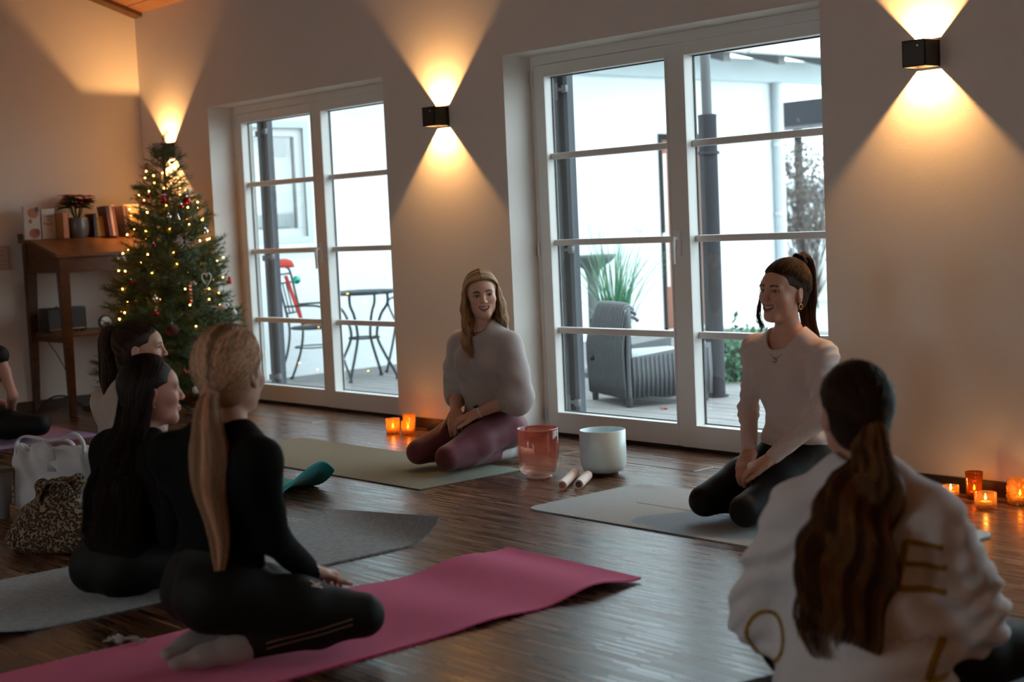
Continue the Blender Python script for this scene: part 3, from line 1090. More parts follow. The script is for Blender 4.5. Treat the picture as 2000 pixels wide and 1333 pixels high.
def bare_bush(label, name, loc, h, spread, seed, col, n=46, leaf=None, nleaf=0, tw_=1.0):
    rg = random.Random(seed)
    t = thing(name, label, 'bush', loc)
    tw, lf = MB(), MB()
    ends = []
    for k in range(n):
        th = rg.uniform(0, 6.28)
        a = rg.uniform(.15, 1.0) * spread
        p = [(0.1 * math.cos(th), .1 * math.sin(th), 0)]
        for q in range(1, 5):
            f = q / 4
            p.append((a * f * math.cos(th) + rg.uniform(-.08, .08), a * f * math.sin(th) + rg.uniform(-.08, .08), h * f * rg.uniform(.85, 1.0)))
        tw.tube(catmull(p, 3), [.013 * (1 - .8 * i / 12) for i in range(13)], 4)
        for q in range(9):
            b0 = Vector(p[rg.randint(2, 4)])
            e = b0 + Vector((rg.uniform(-.35, .35), rg.uniform(-.35, .35), rg.uniform(-.05, .4))) * tw_
            tw.tube([b0, (b0 + e) / 2 + Vector((rg.uniform(-.05, .05), 0, .03)), e], [.006, .0045, .002], 3)
            ends += [e, (b0 + e) / 2]
    tw.build('branches', col, t)
    if leaf:
        for k in range(nleaf):
            e = rg.choice(ends) + Vector((rg.gauss(0, .08), rg.gauss(0, .08), rg.gauss(0, .08)))
            u = Vector((rg.gauss(0, 1), rg.gauss(0, 1), rg.gauss(0, 1))).normalized()
            w_ = u.orthogonal().normalized()
            s_ = rg.uniform(.02, .045)
            lf.add([e - u * s_, e + w_ * s_ * .5, e + u * s_, e - w_ * s_ * .5], [(0, 1, 2, 3)])
        o = lf.build('leaves', leaf, t)
        o['kind'] = 'stuff'
    return t


red_leaf = pm('winter_leaf', (.18, .12, .11), .8, noise=(3, .6), col2=(.22, .24, .20))
grn_leaf = pm('evergreen_leaf', (.05, .14, .07), .6, noise=(6, .5))
bare_bush('tall bare winter bush right of the white wing', 'bare_bush', (-13.4, 12.2, ZD), 2.0, 1.2, 3, bark, 60, red_leaf, 2600)
bare_bush('bare young tree in front of the winter hedge', 'bare_tree', (-11.95, 10.3, ZD), 2.0, .5, 5, bark, 7)
bare_bush('low evergreen shrub beside the terrace post', 'evergreen_shrub', (-7.45, 3.45, ZD), .10, .22, 9, bark, 24, grn_leaf, 3500, .45)
# neighbouring carport roof far right
cp = thing('carport', 'dark underside of a carport roof beyond the white wing', 'carport', (-15.2, 14.8, 0))
MB().box((-3, -1, 2.75), (3.2, 3, 2.95)).build('roof_slab', pm('dark_soffit', (.16, .16, .17), .8, noise=(3, .4)), cp)
MB().box((-3, -1.06, 2.55), (3.2, -1.0, 2.95)).build('fascia', grey_steel, cp)
for x in (-2.6, 2.9):
    for y in (-.8, 2.8):
        MB().box((x, y, ZD), (x + .12, y + .12, 2.75)).build('post', grey_steel, cp)
MB().tube([(-2.5, -.95, 2.1), (-1.3, -.95, 2.7)], .05, 4).build('brace', grey_steel, cp)
# pale garden wall closing the view
struct('wall_garden', MB().box((-40, 22, -.4), (25, 22.3, 1.9)), render_white)
tag(MB().slab([[(-.035 + .01 * k, -.016 * math.sin(math.pi * (k + .3) / 7.6), .004 + .006 * math.cos(k)), (-.035 + .01 * k, 0, .002), (-.035 + .01 * k, .016 * math.sin(math.pi * (k + .3) / 7.6), .008 + .004 * math.sin(k))] for k in range(8)], .001)
    .build('fallen_leaf', pm('dead_leaf', (.30, .06, .05), .8), smooth=True), 'small red leaf lying on the deck by the wicker chair', 'leaf').location = (-6.72, 1.80, ZD)

# ------------------------------------------------------------------ slant-top desk
old_wood = pm('old_brown_wood', (.11, .045, .018), .42, noise=(5, .8), col2=(.055, .022, .009), stretch=(2, 2, 9), bump=(40, .06))
old_wood_h = pm('old_brown_wood_top', (.20, .085, .032), .35, noise=(6, .8), col2=(.11, .045, .017), stretch=(9, 1.4, 2), bump=(40, .05))
DX0, DX1, DY0, DY1 = -10.30, -9.69, -1.01, -.06
dk = thing('writing_desk', 'old brown slant-top wooden desk in the corner behind the Christmas tree', 'desk', ((DX0 + DX1) / 2, (DY0 + DY1) / 2, 0))
ox, oy = (DX0 + DX1) / 2, (DY0 + DY1) / 2
hx, hy = (DX1 - DX0) / 2, (DY1 - DY0) / 2


def prism_y(prof, y0, y1):
    n = len(prof)
    return MB().add([(x, y0, z) for x, z in prof] + [(x, y1, z) for x, z in prof],
                    [tuple(range(n)), tuple(range(2 * n - 1, n - 1, -1))] + [(i + n, (i + 1) % n + n, (i + 1) % n, i) for i in range(n)])


prism_y([(-hx - .005, 1.218), (-hx + .19, 1.218), (hx + .02, 1.108), (hx + .02, 1.130), (-hx + .19, 1.240), (-hx - .005, 1.240)], -hy - .03, hy + .01).build('desk_top', old_wood_h, dk)
prism_y([(-hx + .10, 1.24), (-hx + .0, 1.24), (-hx + .0, 1.285), (-hx + .05, 1.285), (-hx + .085, 1.262)], -hy - .032, -hy - .012).build('end_scroll', old_wood, dk)
for y in (-hy, hy - .022):
    prism_y([(-hx + .02, 1.0), (hx - .02, 1.0), (hx - .02, 1.11), (-hx + .19, 1.218), (-hx + .02, 1.218)], y, y + .022).build('side_panel', old_wood, dk)
MB().box((hx - .03, -hy + .022, 1.0), (hx - .01, hy - .022, 1.115)).build('front_apron', old_wood, dk)
MB().box((-hx + .02, -hy + .022, 1.0), (-hx + .04, hy - .022, 1.215)).build('rear_apron', old_wood, dk)
for sx in (-1, 1):
    for sy in (-1, 1):
        zt = 1.215 if sx < 0 else 1.112
        lx, ly = sx * (hx - .035), sy * (hy - .028)
        t0, t1 = .034, .020
        vs = []
        for (z, h, ex) in ((0, t1, .05), (1.0, t0, 0), (zt, t0, 0)):
            cx = lx + sx * ex * (1 if sx < 0 else .3)
            vs += [(cx - h, ly - h, z), (cx + h, ly - h, z), (cx + h, ly + h, z), (cx - h, ly + h, z)]
        fs = [(3, 2, 1, 0), (8, 9, 10, 11)]
        for q in (0, 4):
            fs += [(q + i, q + (i + 1) % 4, q + 4 + (i + 1) % 4, q + 4 + i) for i in range(4)]
        MB().add(vs, fs).build('leg', old_wood, dk)
MB().box((-hx + .02, -hy + .03, .552), (hx - .03, hy - .03, .572), b=.003).build('shelf', old_wood_h, dk)
for y in (-hy + .03, hy - .05):
    MB().box((-hx + .03, y, .51), (hx - .04, y + .02, .552)).build('shelf_rail', old_wood, dk)
lk = MB().box((hx - .011, -.015 - .03, 1.045), (hx - .007, .055 - .03, 1.09), b=.001).build('lock_plate', alu, dk)
MB().tube([(hx - .008, -.01, 1.07), (hx - .006, -.01, 1.07)], .008, 12).build('keyhole', gap, lk)

# ------------------------------------------------------------------ books on the ledge
paper = pm('book_paper', (.78, .68, .52), .9, noise=(50, .2))


def book(label, y0, y1, h, th, cols, lean=0.0, front=True, art=None, x=-10.19):
    """front=True: cover faces the room (+X); otherwise the spine does"""
    t = thing('book', label, 'book', (x, (y0 + y1) / 2, 1.241 + (y1 - y0) / 2 * math.sin(R(abs(lean)))), 0, 'books standing on the desk')
    t.rotation_euler = (R(lean), 0, 0)
    w_ = y1 - y0
    cm = pm('cover_%d_%d_%d' % tuple(int(q * 999) for q in cols), cols, .45, noise=(14, .25))
    dx = th if front else .14
    b = MB().box((dx - .003, -w_ / 2, 0), (dx, w_ / 2, h), b=.0008).box((0, -w_ / 2, 0), (.003, w_ / 2, h), b=.0008)
    if front:
        b.box((0, -w_ / 2, 0), (dx, -w_ / 2 + .003, h))
        MB().box((.003, -w_ / 2 + .003, .003), (dx - .003, w_ / 2 - .003, h - .003)).build('pages', paper, t)
    else:
        b = MB().box((dx - .003, -w_ / 2, 0), (dx, w_ / 2, h), b=.0008).box((0, -w_ / 2, 0), (dx, -w_ / 2 + .0025, h)).box((0, w_ / 2 - .0025, 0), (dx, w_ / 2, h))
        MB().box((.002, -w_ / 2 + .0025, .003), (dx - .003, w_ / 2 - .0025, h - .003)).build('pages', paper, t)
    b.build('cover', cm, t)
    if art:
        art(t, dx + .0006, w_, h)
    return t


ink = pm('dark_ink', (.10, .07, .06), .7)
ink_l = pm('brown_ink', (.35, .20, .12), .7)


def face_text(txt, size, y, z, mat=None):
    def f(t, dx, w_, h):
        M = Matrix.Translation((dx, y, z)) @ Matrix.Rotation(math.pi / 2, 4, 'Z') @ Matrix.Rotation(math.pi / 2, 4, 'X')
        text_mesh(txt, size, mat or ink, M, 'lettering', t)
    return f


def patches(lst):
    def f(t, dx, w_, h):
        for n, (cy, cz, ry, rz_, c) in enumerate(lst):
            pts = [(dx + .0002 * n, cy * w_ + ry * w_ * math.cos(q), cz * h + rz_ * h * math.sin(q)) for q in [2 * math.pi * k / 20 for k in range(20)]]
            m = pm('print_%d_%d_%d' % tuple(int(q * 999) for q in c), c, .6, noise=(60, .4))
            MB().add(pts, [tuple(range(20))]).build('cover_print', m, t)
    return f


def both(*fs):
    def f(t, dx, w_, h):
        for q in fs:
            q(t, dx, w_, h)
    return f


book('tall book with an orange and brown floral cover at the left end of the desk', -1.045, -.925, .235, .022, (.62, .52, .44), 0, True,
     patches([(.1, .80, .35, .16, (.45, .20, .10)), (.33, .90, .14, .09, (.12, .08, .09)), (.12, .18, .34, .15, (.40, .12, .05)), (.3, .22, .15, .10, (.22, .06, .05)), (-.1, .55, .1, .07, (.30, .16, .08))]))
book('cream book with dark lettering beside the floral book', -.912, -.812, .215, .020, (.74, .64, .54), 0, True,
     both(face_text('Gebo', .034, 0, .165), face_text('und', .022, .01, .138), face_text('Kerb', .034, -.004, .108), patches([(.12, .30, .25, .010, (.50, .36, .28)), (.14, .25, .20, .008, (.50, .36, .28))])))
book('orange spined book left of the poinsettia', -.806, -.765, .18, .03, (.50, .20, .06), 0, False)
book('thin brown book directly behind the poinsettia pot', -.764, -.740, .18, .03, (.22, .10, .06), 0, False, None, -10.24)
book('dark book right of the poinsettia pot', -.548, -.524, .17, .03, (.06, .04, .04), 0, False, None, -10.24)
book('small bright yellow book right of the poinsettia', -.515, -.455, .145, .012, (.80, .42, .04), 4, True, patches([(.2, .72, .07, .03, (.45, .20, .02)), (.0, .40, .30, .008, (.55, .28, .03))]), -10.13)
book('dark maroon book leaning behind the yellow book', -.452, -.430, .22, .03, (.12, .04, .05), 6, False)
book('pale pink book leaning beside the maroon book', -.426, -.402, .225, .03, (.75, .48, .36), 6, False)
book('purple brown book with a pale spine edge leaning next to the pink book', -.399, -.384, .22, .03, (.28, .13, .13), 6, False)
book('cream book with a small round drawing leaning on the row', -.380, -.325, .225, .02, (.82, .68, .46), 6, True,
     both(patches([(0, .86, .30, .012, (.55, .38, .22)), (0, .80, .22, .008, (.60, .44, .28))]), patches([(0, .30, .3, .09, (.62, .48, .32)), (0, .30, .2, .05, (.80, .64, .42))])))
book('slim brown grey book between the two cream books', -.320, -.300, .22, .03, (.30, .20, .17), 5, False)
book('thin orange book with brown spine behind the meditation book', -.296, -.275, .218, .03, (.60, .32, .15), 4, False)
book('cream book showing a person seated in meditation', -.268, -.140, .228, .018, (.84, .66, .42), 2, True,
     both(patches([(-.02, .91, .30, .018, (.45, .26, .14)), (.0, .86, .26, .008, (.60, .40, .24))]),
          patches([(.06, .66, .07, .06, (.30, .14, .07)), (.06, .60, .06, .05, (.60, .34, .20)), (.08, .40, .15, .16, (.72, .44, .26)), (-.02, .23, .28, .04, (.16, .14, .16)), (.26, .25, .16, .04, (.18, .16, .18)), (.09, .28, .09, .06, (.60, .30, .14)), (-.28, .50, .08, .045, (.45, .36, .34))])))
book('book with a teal and orange photograph at the right end beside the tree', -.128, -.070, .215, .018, (.30, .38, .36), 1, True,
     patches([(.0, .45, .42, .22, (.70, .34, .12)), (.1, .25, .35, .15, (.75, .42, .18)), (-.1, .6, .2, .1, (.30, .14, .08))]))

# ------------------------------------------------------------------ poinsettia
ps = thing('poinsettia', 'red poinsettia in a grey glazed pot between the books on the desk', 'plant', (-10.165, -.645, 1.2405))
MB().lathe([(0, 0), (.062, 0), (.078, .02), (.086, .07), (.083, .125), (.078, .145), (.072, .145), (.075, .12), (0, .11)], 32).build('pot', pm('grey_glaze', (.12, .135, .14), .25, noise=(8, .4), coat=.4), ps, smooth=50)
MB().lathe([(0, .128), (.07, .125)], 20).build('soil', pm('dark_soil', (.03, .02, .015), .95), ps)
red_b = pm('poinsettia_red', (.33, .018, .022), .55, noise=(20, .4))
grn_b = pm('poinsettia_green', (.025, .075, .025), .5, noise=(20, .4))


def leaf_mesh(L, wd, mat, name):
    P = []
    for i in range(7):
        q = i / 6
        ww = wd * math.sin(math.pi * min(1, q * .93 + .04)) ** .8 * (1 - .35 * q)
        P.append([(-ww, L * q, -.25 * L * q * q + .25 * ww), (0, L * q, -.25 * L * q * q), (ww, L * q, -.25 * L * q * q + .25 * ww)])
    return MB().slab(P, .0012).mesh(name, mat, True)


lr, lg = leaf_mesh(.10, .026, red_b, 'bract'), leaf_mesh(.11, .032, grn_b, 'leaf')
for k in range(9):
    th = 2 * math.pi * k / 9
    st = MB().tube(catmull([(0, 0, .12), (.03 * math.cos(th), .03 * math.sin(th), .17), (.065 * math.cos(th), .065 * math.sin(th), .235 + .03 * (k % 3))], 3), .004, 6)
    st.build('stem', grn_b, ps, smooth=True)
    c = Vector((.065 * math.cos(th), .065 * math.sin(th), .235 + .03 * (k % 3)))
    for j in range(9):
        o = link('bract', lr, ps)
        o.location = c
        o.rotation_euler = (rnd.uniform(.05, .5), rnd.uniform(-.3, .3), 2 * math.pi * j / 9 + rnd.uniform(-.3, .3))
        s_ = rnd.uniform(.55, .95)
        o.scale = (s_, s_, s_)
    for j in range(6):
        o = link('leaf', lg, ps)
        o.location = Vector((c.x * .6, c.y * .6, c.z - .02))
        o.rotation_euler = (rnd.uniform(.05, .4), rnd.uniform(-.3, .3), th - math.pi / 2 + rnd.uniform(-1.4, 1.4))
        s_ = rnd.uniform(.7, 1.05)
        o.scale = (s_, s_, s_)

# ------------------------------------------------------------------ radio and clock on the shelf
sp = thing('radio_speaker', 'black box radio with grey cloth grille on the desk shelf', 'radio', (-10.08, -.845, .5725))
MB().box((-.07, -.15, .008), (.07, .15, .175), b=.008).build('case', pm('black_vinyl', (.012, .011, .011), .5), sp, smooth=40)
MB().box((.0705, -.138, .03), (.074, .138, .166), b=.002).build('grille', pm('grey_grille_cloth', (.085, .088, .09), .9, noise=(200, .6), bump=(400, .3)), sp)
MB().box((.0705, -.138, .018), (.0735, .138, .028)).build('trim_bar', pm('brass_trim', (.45, .27, .16), .3, metal=.8), sp)
for y in (-.12, .12):
    for x in (-.05, .05):
        MB().lathe([(0, 0), (.01, 0), (.01, .008), (0, .008)], 10, (x, y, 0)).build('foot', gap, sp)
for k in range(3):
    MB().lathe([(0, .175), (.009, .175), (.009, .185), (0, .185)], 12, (.02, -.05 + .05 * k, 0)).build('knob', black_metal, sp)

ck = thing('alarm_clock', 'small round white-faced clock with black rim on the desk shelf', 'clock', (-9.93, -.592, .5725))
Mx = Matrix.Rotation(math.pi / 2, 4, 'Y')


def disc_lathe(prof, n=32):
    b = MB().lathe(prof, n)
    b.v = [tuple(Mx @ Vector(p) + Vector((0, 0, .052))) for p in b.v]
    return b


disc_lathe([(.0, -.02), (.046, -.02), (.052, -.012), (.052, .012), (.047, .016), (.043, .012)]).build('rim', black_metal, ck, smooth=40)
disc_lathe([(.0, .0105), (.044, .0105)]).build('dial', pm('clock_dial', (.75, .70, .68), .4), ck)
for k in range(12):
    th = 2 * math.pi * k / 12
    MB().box((.0108, -.001, .033), (.0112, .001, .039), M=Matrix.Translation((0, 0, .052)) @ Matrix.Rotation(th, 4, 'X')).build('hour_mark', gap, ck)
for th, L in ((1.9, .022), (-1.75, .032)):
    MB().box((.0113, -.0012, -.004), (.012, .0012, L), M=Matrix.Translation((0, 0, .052)) @ Matrix.Rotation(th, 4, 'X')).build('hand', gap, ck)
for y in (-.022, .022):
    MB().box((-.008, y - .004, 0), (.008, y + .004, .012)).build('foot', black_metal, ck)

# cable, power strip, picture
cab = pm('black_cable', (.01, .01, .01), .5)
tag(MB().tube(catmull([(-10.16, -.93, .546), (-10.165, -.925, .50), (-10.15, -.87, .40), (-10.16, -.80, .25), (-10.16, -.78, .12), (-10.17, -.75, .004)], 6), .0035, 6).build('radio_cable', cab, smooth=True), 'thin black cable hanging from the radio down to the floor', 'cable')
tag(MB().tube(catmull([(-10.20, -1.02, .006), (-10.18, -.98, .07), (-10.17, -.90, .105), (-10.17, -.80, .09), (-10.15, -.72, .03), (-10.1, -.66, .006), (-10.0, -.52, .006), (-9.9, -.4, .006)], 6), .007, 8).build('floor_cable', cab, smooth=True), 'thick black cable looping over the floor under the desk', 'cable')
ws = thing('power_strip', 'black power strip on the floor under the desk', 'power strip', (-9.95, -.62, .0), R(75))
MB().box((-.16, -.026, 0), (.16, .026, .038), b=.006).build('body', pm('black_plastic', (.012, .012, .012), .4), ws)
for k in range(4):
    MB().tube([(-.105 + .07 * k, 0, .038), (-.105 + .07 * k, 0, .0395)], .019, 16).build('socket', gap, ws)
pc = thing('wall_card', 'small framed print hanging on the left wall beside the desk', 'picture', (XL, -1.27, 1.12))
MB().box((0, -.17, -.085), (.012, .17, .085), b=.002).build('frame', pm('pale_frame', (.55, .40, .30), .6), pc)
MB().box((.012, -.155, -.072), (.0135, .155, .072)).build('print', pm('pale_print', (.66, .52, .42), .7, noise=(30, .3)), pc)
for z in (-.05, -.02, .02, .05):
    MB().box((.0136, -.13, z - .002), (.0140, .13, z + .002)).build('print_line', pm('print_line', (.45, .24, .16), .7), pc)

# ------------------------------------------------------------------ yoga mats
def mat_slab(name, label, x0, x1, y0, y1, zf, mat, th=.006, nx=24, ny=60, rc=0.0):
    P = []
    for j in range(ny + 1):
        y = y0 + (y1 - y0) * j / ny
        row = []
        for i in range(nx + 1):
            u = i / nx
            ins = 0.0
            if rc:
                e = min(y - y0, y1 - y)
                if e < rc:
                    ins = rc - math.sqrt(max(0, rc * rc - (rc - e) ** 2))
            xx = x0 + ins + (x1 - x0 - 2 * ins) * u
            q = zf(u, j / ny, xx, y)
            row.append(q if isinstance(q, tuple) else (xx, y, q))
        P.append(row)
    mb_ = MB().slab([list(r_) for r_ in P], th)          # thickness goes down from the top surface
    o = mb_.build(name, mat, None, smooth=40)
    o.location.z = th - TH + .0002
    return tag(o, label, 'yoga mat', 'yoga mats')


def felt(name, c, c2, sc=90):
    return pm(name, c, .9, noise=(sc, .5), col2=c2, bump=(300, .15), spec=.15, sheen=.15)


TH = .006
flat = lambda u, v, x, y: TH
mat_slab('yoga_mat', 'olive green yoga mat under the woman in the grey blouse', -7.30, -5.335, -1.335, -.69, flat, felt('olive_rubber', (.185, .205, .15), (.155, .175, .125), 160), TH)


def gw(u, v, x, y):
    return TH + (.010 * max(0, 1 - abs(v - .93) / .08) * max(0, 1 - abs(u - .05) / .06))


lgm = mat_slab('yoga_mat', 'light grey yoga mat under the woman in the cream top', -4.61, -2.83, -1.345, -.63, gw, felt('light_grey_felt', (.33, .385, .41), (.26, .31, .335)), TH, 40, 110, .07)
MB().box((-4.30, -.987, TH), (-2.9, -.983, TH + .0006)).build('centre_line', gap, lgm)


def pk(u, v, x, y):
    e = max(0, (v - .52) / .48)
    z = TH + .038 * e * (1 + math.sin(v * 24 - .8)) * .5 * (1 - .45 * u) + .020 * max(0, (v - .93) / .07) ** 2 * (1 - u * .6)
    z += .010 * max(0, (u - .9) / .1) * (1 + math.sin(v * 30)) * e
    return z


mat_slab('yoga_mat', 'bright pink yoga mat with wavy end under the blonde woman in black', -4.03, -3.36, -3.95, -1.945, pk, felt('pink_foam', (.72, .085, .235), (.66, .07, .205), 140), TH, 24, 90)


def gc(u, v, x, y):
    z = TH
    if v > .86:
        q = (v - .86) / .14
        z += .085 * q ** 2.2 * (.25 + .75 * u)
        return (x, y - .05 * q ** 3 * (.3 + .7 * u), z)
    if v < .12:
        z += .03 * ((.12 - v) / .12) ** 2
    return z


mat_slab('yoga_mat', 'grey speckled yoga mat with curled end under the dark haired woman', -5.17, -4.42, -3.72, -1.90, gc, felt('speckled_grey_felt', (.40, .45, .47), (.18, .21, .22), 55), .007, 24, 80)


def tl(u, v, x, y):
    su = max(0, (u - .45) / .55)
    sv = min(1, max(0, (v - .62) / .34))
    sv = sv * sv * (3 - 2 * sv)
    rnd_ = .05 * max(0, (v - .93) / .07) ** 2 * su          # rounded corner
    return (x - .09 * su ** 2 * sv, y + .03 * sv * su, TH + (.13 * su ** 1.8 * sv) - rnd_ * sv)


mat_slab('yoga_mat', 'teal yoga mat with one corner curled up behind the blonde woman', -6.22, -5.64, -2.75, -1.56, tl, felt('teal_rubber', (.02, .32, .34), (.016, .26, .28), 120), .011, 30, 80)
mat_slab('yoga_mat', 'purple yoga mat at the far left under the woman with bare arms', -9.28, -8.55, -3.15, -1.33, flat, felt('purple_rubber', (.28, .13, .29), (.22, .10, .24), 120), TH)
sm_ = mat_slab('yoga_mat', 'dark blue grey yoga mat under the woman in the white sweatshirt', -.33, .33, -.95, .95, flat, felt('slate_rubber', (.075, .085, .105), (.06, .068, .085), 120), TH)
sm_.location = (-2.09, -2.60, .0002)
sm_.rotation_euler = (0, 0, R(-12))

# ------------------------------------------------------------------ singing bowls and mallets
rb = thing('crystal_bowl', 'translucent red singing bowl standing on the floor', 'bowl', (-5.125, -.785, 0), 0, 'crystal singing bowls')


def bowl_prof(r0, h, t, zb):
    return [(0, zb), (r0 * .55, zb + .002), (r0 * .86, zb + .014), (r0 * .97, zb + .04), (r0, zb + .08), (r0, h - .004), (r0 - t * .5, h), (r0 - t, h - .004),
            (r0 - t, zb + .08), (r0 * .97 - t, zb + .045), (r0 * .8, zb + .022), (r0 * .5, zb + .012), (0, zb + .010)]


red_glass = clear_mat('red_quartz', (.90, .60, .53), 1.45, .03, .11, (.85, .36, .27))
def fade_with_height(m, z0, z1, lo_c, hi_c):
    # the quartz itself is stained towards the rim and clear at the foot
    nt = m.node_tree
    tc = nt.nodes.new('ShaderNodeTexCoord')
    sx = nt.nodes.new('ShaderNodeSeparateXYZ')
    mr = nt.nodes.new('ShaderNodeMapRange')
    mr.inputs['From Min'].default_value, mr.inputs['From Max'].default_value = z0, z1
    mx = nt.nodes.new('ShaderNodeMix')
    mx.data_type = 'RGBA'
    mx.inputs['A'].default_value, mx.inputs['B'].default_value = (*lo_c, 1), (*hi_c, 1)
    nt.links.new(tc.outputs['Object'], sx.inputs[0])
    nt.links.new(sx.outputs['Z'], mr.inputs['Value'])
    nt.links.new(mr.outputs[0], mx.inputs['Factor'])
    nt.links.new(mx.outputs['Result'], [n for n in nt.nodes if n.type == 'BSDF_TRANSPARENT'][0].inputs[0])


fade_with_height(red_glass, .05, .21, (.99, .91, .87), (.86, .52, .44))
MB().lathe(bowl_prof(.098, .235, .007, .012), 56).build('vessel', red_glass, rb, smooth=60)
MB().lathe([(.094, .229), (.099, .231), (.0995, .235), (.096, .2375), (.0925, .235), (.092, .230)], 56).build('rim', clear_mat('red_quartz_rim', (.9, .55, .5), 1.5, .02, .5, (.85, .42, .36)), rb, smooth=60)
MB().lathe([(.050, 0), (.060, 0), (.062, .008), (.055, .014), (.048, .012)], 32).build('rubber_ring', pm('clear_rubber', (.72, .60, .52), .4), rb, smooth=40)
wb = thing('crystal_bowl', 'white frosted singing bowl standing on the floor', 'bowl', (-4.925, -.555, 0), 0, 'crystal singing bowls')
MB().lathe(bowl_prof(.110, .216, .010, .010), 56).build('vessel', pm('frosted_quartz', (.66, .84, .89), .28, noise=(5, .15), col2=(.56, .74, .80), sss=.3, coat=.2), wb, smooth=60)
MB().lathe([(.055, 0), (.068, 0), (.070, .007), (.062, .013), (.053, .011)], 32).build('rubber_ring', pm('dark_rubber', (.05, .05, .055), .6), wb, smooth=40)

for i, (a, b_, lab, core) in enumerate((((-4.790, -.955), (-4.985, -.690), 'left mallet with a white sleeve and an orange core beside the bowls', (.55, .20, .06)),
                                        ((-4.745, -.895), (-4.885, -.700), 'right mallet with a pinkish white sleeve and a dark core beside the bowls', (.14, .08, .06)))):
    t = thing('mallet', lab, 'mallet', (a[0], a[1], 0), 0, 'bowl mallets')
    d = Vector((b_[0] - a[0], b_[1] - a[1], 0))
    z = .0225
    prof_o = MB().tube([(0, 0, z), (d.x, d.y, z)], .0225, 24, cap=False)
    prof_i = MB().tube([(0, 0, z), (d.x, d.y, z)], .0145, 24, cap=False)
    ring = MB()
    ring.add(prof_o.v + prof_i.v, prof_o.f + [tuple(reversed([q + 48 for q in f])) for f in prof_i.f] +
             [(k, 48 + k, 48 + (k + 1) % 24, (k + 1) % 24) for k in range(24)] + [(24 + (k + 1) % 24, 72 + (k + 1) % 24, 72 + k, 24 + k) for k in range(24)])
    ring.build('sleeve', pm('white_suede', (.78, .72, .70) if i == 0 else (.72, .62, .62), .8, noise=(30, .2)), t, smooth=50)
    e = d.normalized() * .006
    MB().tube([(e.x, e.y, z), (d.x - e.x, d.y - e.y, z)], .0143, 20).build('core', pm('mallet_core_%d' % i, core, .6), t, smooth=50)

# ------------------------------------------------------------------ candles
flame_m = emis('candle_flame', (1.0, .55, .14), 60)
wax = pm('warm_wax', (.85, .62, .36), .5, sss=.3)
amber = clear_mat('amber_glass', (1.0, .62, .25), 1.45, .05, .30, (1.0, .52, .14))
amber_d = clear_mat('dark_amber_glass', (.55, .24, .09), 1.45, .05, .18, (.70, .28, .06))
merc = clear_mat('mercury_glass', (.80, .50, .20), 1.6, .10, .30, (.95, .55, .18))
clear_g = clear_mat('ribbed_clear_glass', (.95, .72, .48), 1.5, .06, .16, (1.0, .60, .22))


def candle(label, loc, r0, h, glass, style, power):
    t = thing('candle_holder', label, 'candle', (loc[0], loc[1], 0), 0, 'lit candles in glass holders')
    if style == 'ribbed':
        wob = lambda th, z: .045 * math.cos(24 * th)
        prof = [(0, .0), (r0 * .8, 0), (r0 * .97, .008), (r0, .02), (r0, h), (r0 * .93, h), (r0 * .90, .02), (0, .012)]
        n = 96
    elif style == 'bubble':
        wob = lambda th, z: .07 * math.cos(10 * th) * math.cos(z / h * 18)
        prof = [(0, 0), (r0 * .7, 0)] + [(r0 * (.85 + .15 * math.sin(math.pi * (.15 + .7 * q))), .004 + (h - .004) * q) for q in [k / 14 for k in range(15)]] + [(r0 * .88, h), (r0 * .80, h * .5), (r0 * .7, .02), (0, .014)]
        n = 60
    elif style == 'tumbler':
        wob = lambda th, z: .012 * math.cos(8 * th)
        prof = [(0, 0), (r0 * .82, 0), (r0 * .84, .006), (r0, h), (r0 * .94, h), (r0 * .78, .02), (0, .016)]
        n = 48
    else:
        wob = lambda th, z: .008 * math.cos(30 * th)
        prof = [(0, 0), (r0 * .92, 0), (r0 * .96, .008), (r0, h), (r0 * .95, h), (r0 * .9, .016), (0, .012)]
        n = 90
    MB().lathe(prof, n, wob=wob).build('glass', glass, t, smooth=60)
    MB().lathe([(0, .030), (r0 * .55, .030), (r0 * .6, .026), (r0 * .6, .017), (0, .017)], 24).build('tealight', wax, t, smooth=40)
    MB().tube([(0, 0, .030), (.001, 0, .037)], .0012, 5).build('wick', gap, t)
    MB().lathe([(0, .034), (.0042, .040), (.0048, .045), (.0025, .054), (0, .061)], 10).build('flame', flame_m, t, smooth=True)
    ld = bpy.data.lights.new('flame_light', 'POINT')
    ld.energy = power * .4
    ld.color = (1.0, .46, .12)
    ld.shadow_soft_size = .006
    lo = link('flame_light', ld, t)
    lo.location = (0, 0, .066)
    return t


candle('straight sided amber votive, left of the three by the wall lamp', (-6.98, -.255), .042, .088, amber, 'straight', .55)
candle('clear amber votive at the back of the trio by the wall', (-6.99, -.125), .040, .100, clear_g, 'tumbler', .5)
candle('bubbled amber votive in front of the trio by the wall', (-6.86, -.235), .040, .082, merc, 'bubble', .55)
candle('small ribbed glass candle nearest the woman in the white sweatshirt', (-3.325, -.150), .032, .055, clear_g, 'ribbed', .35)
candle('tall brown glass candle behind the two ribbed ones', (-3.245, -.105), .036, .112, amber_d, 'tumbler', .35)
candle('wide ribbed glass candle in front of the right hand group', (-3.105, -.255), .041, .066, clear_g, 'ribbed', .45)
candle('large round mercury glass candle at the right end of the wall', (-3.045, -.100), .052, .100, merc, 'bubble', .5)

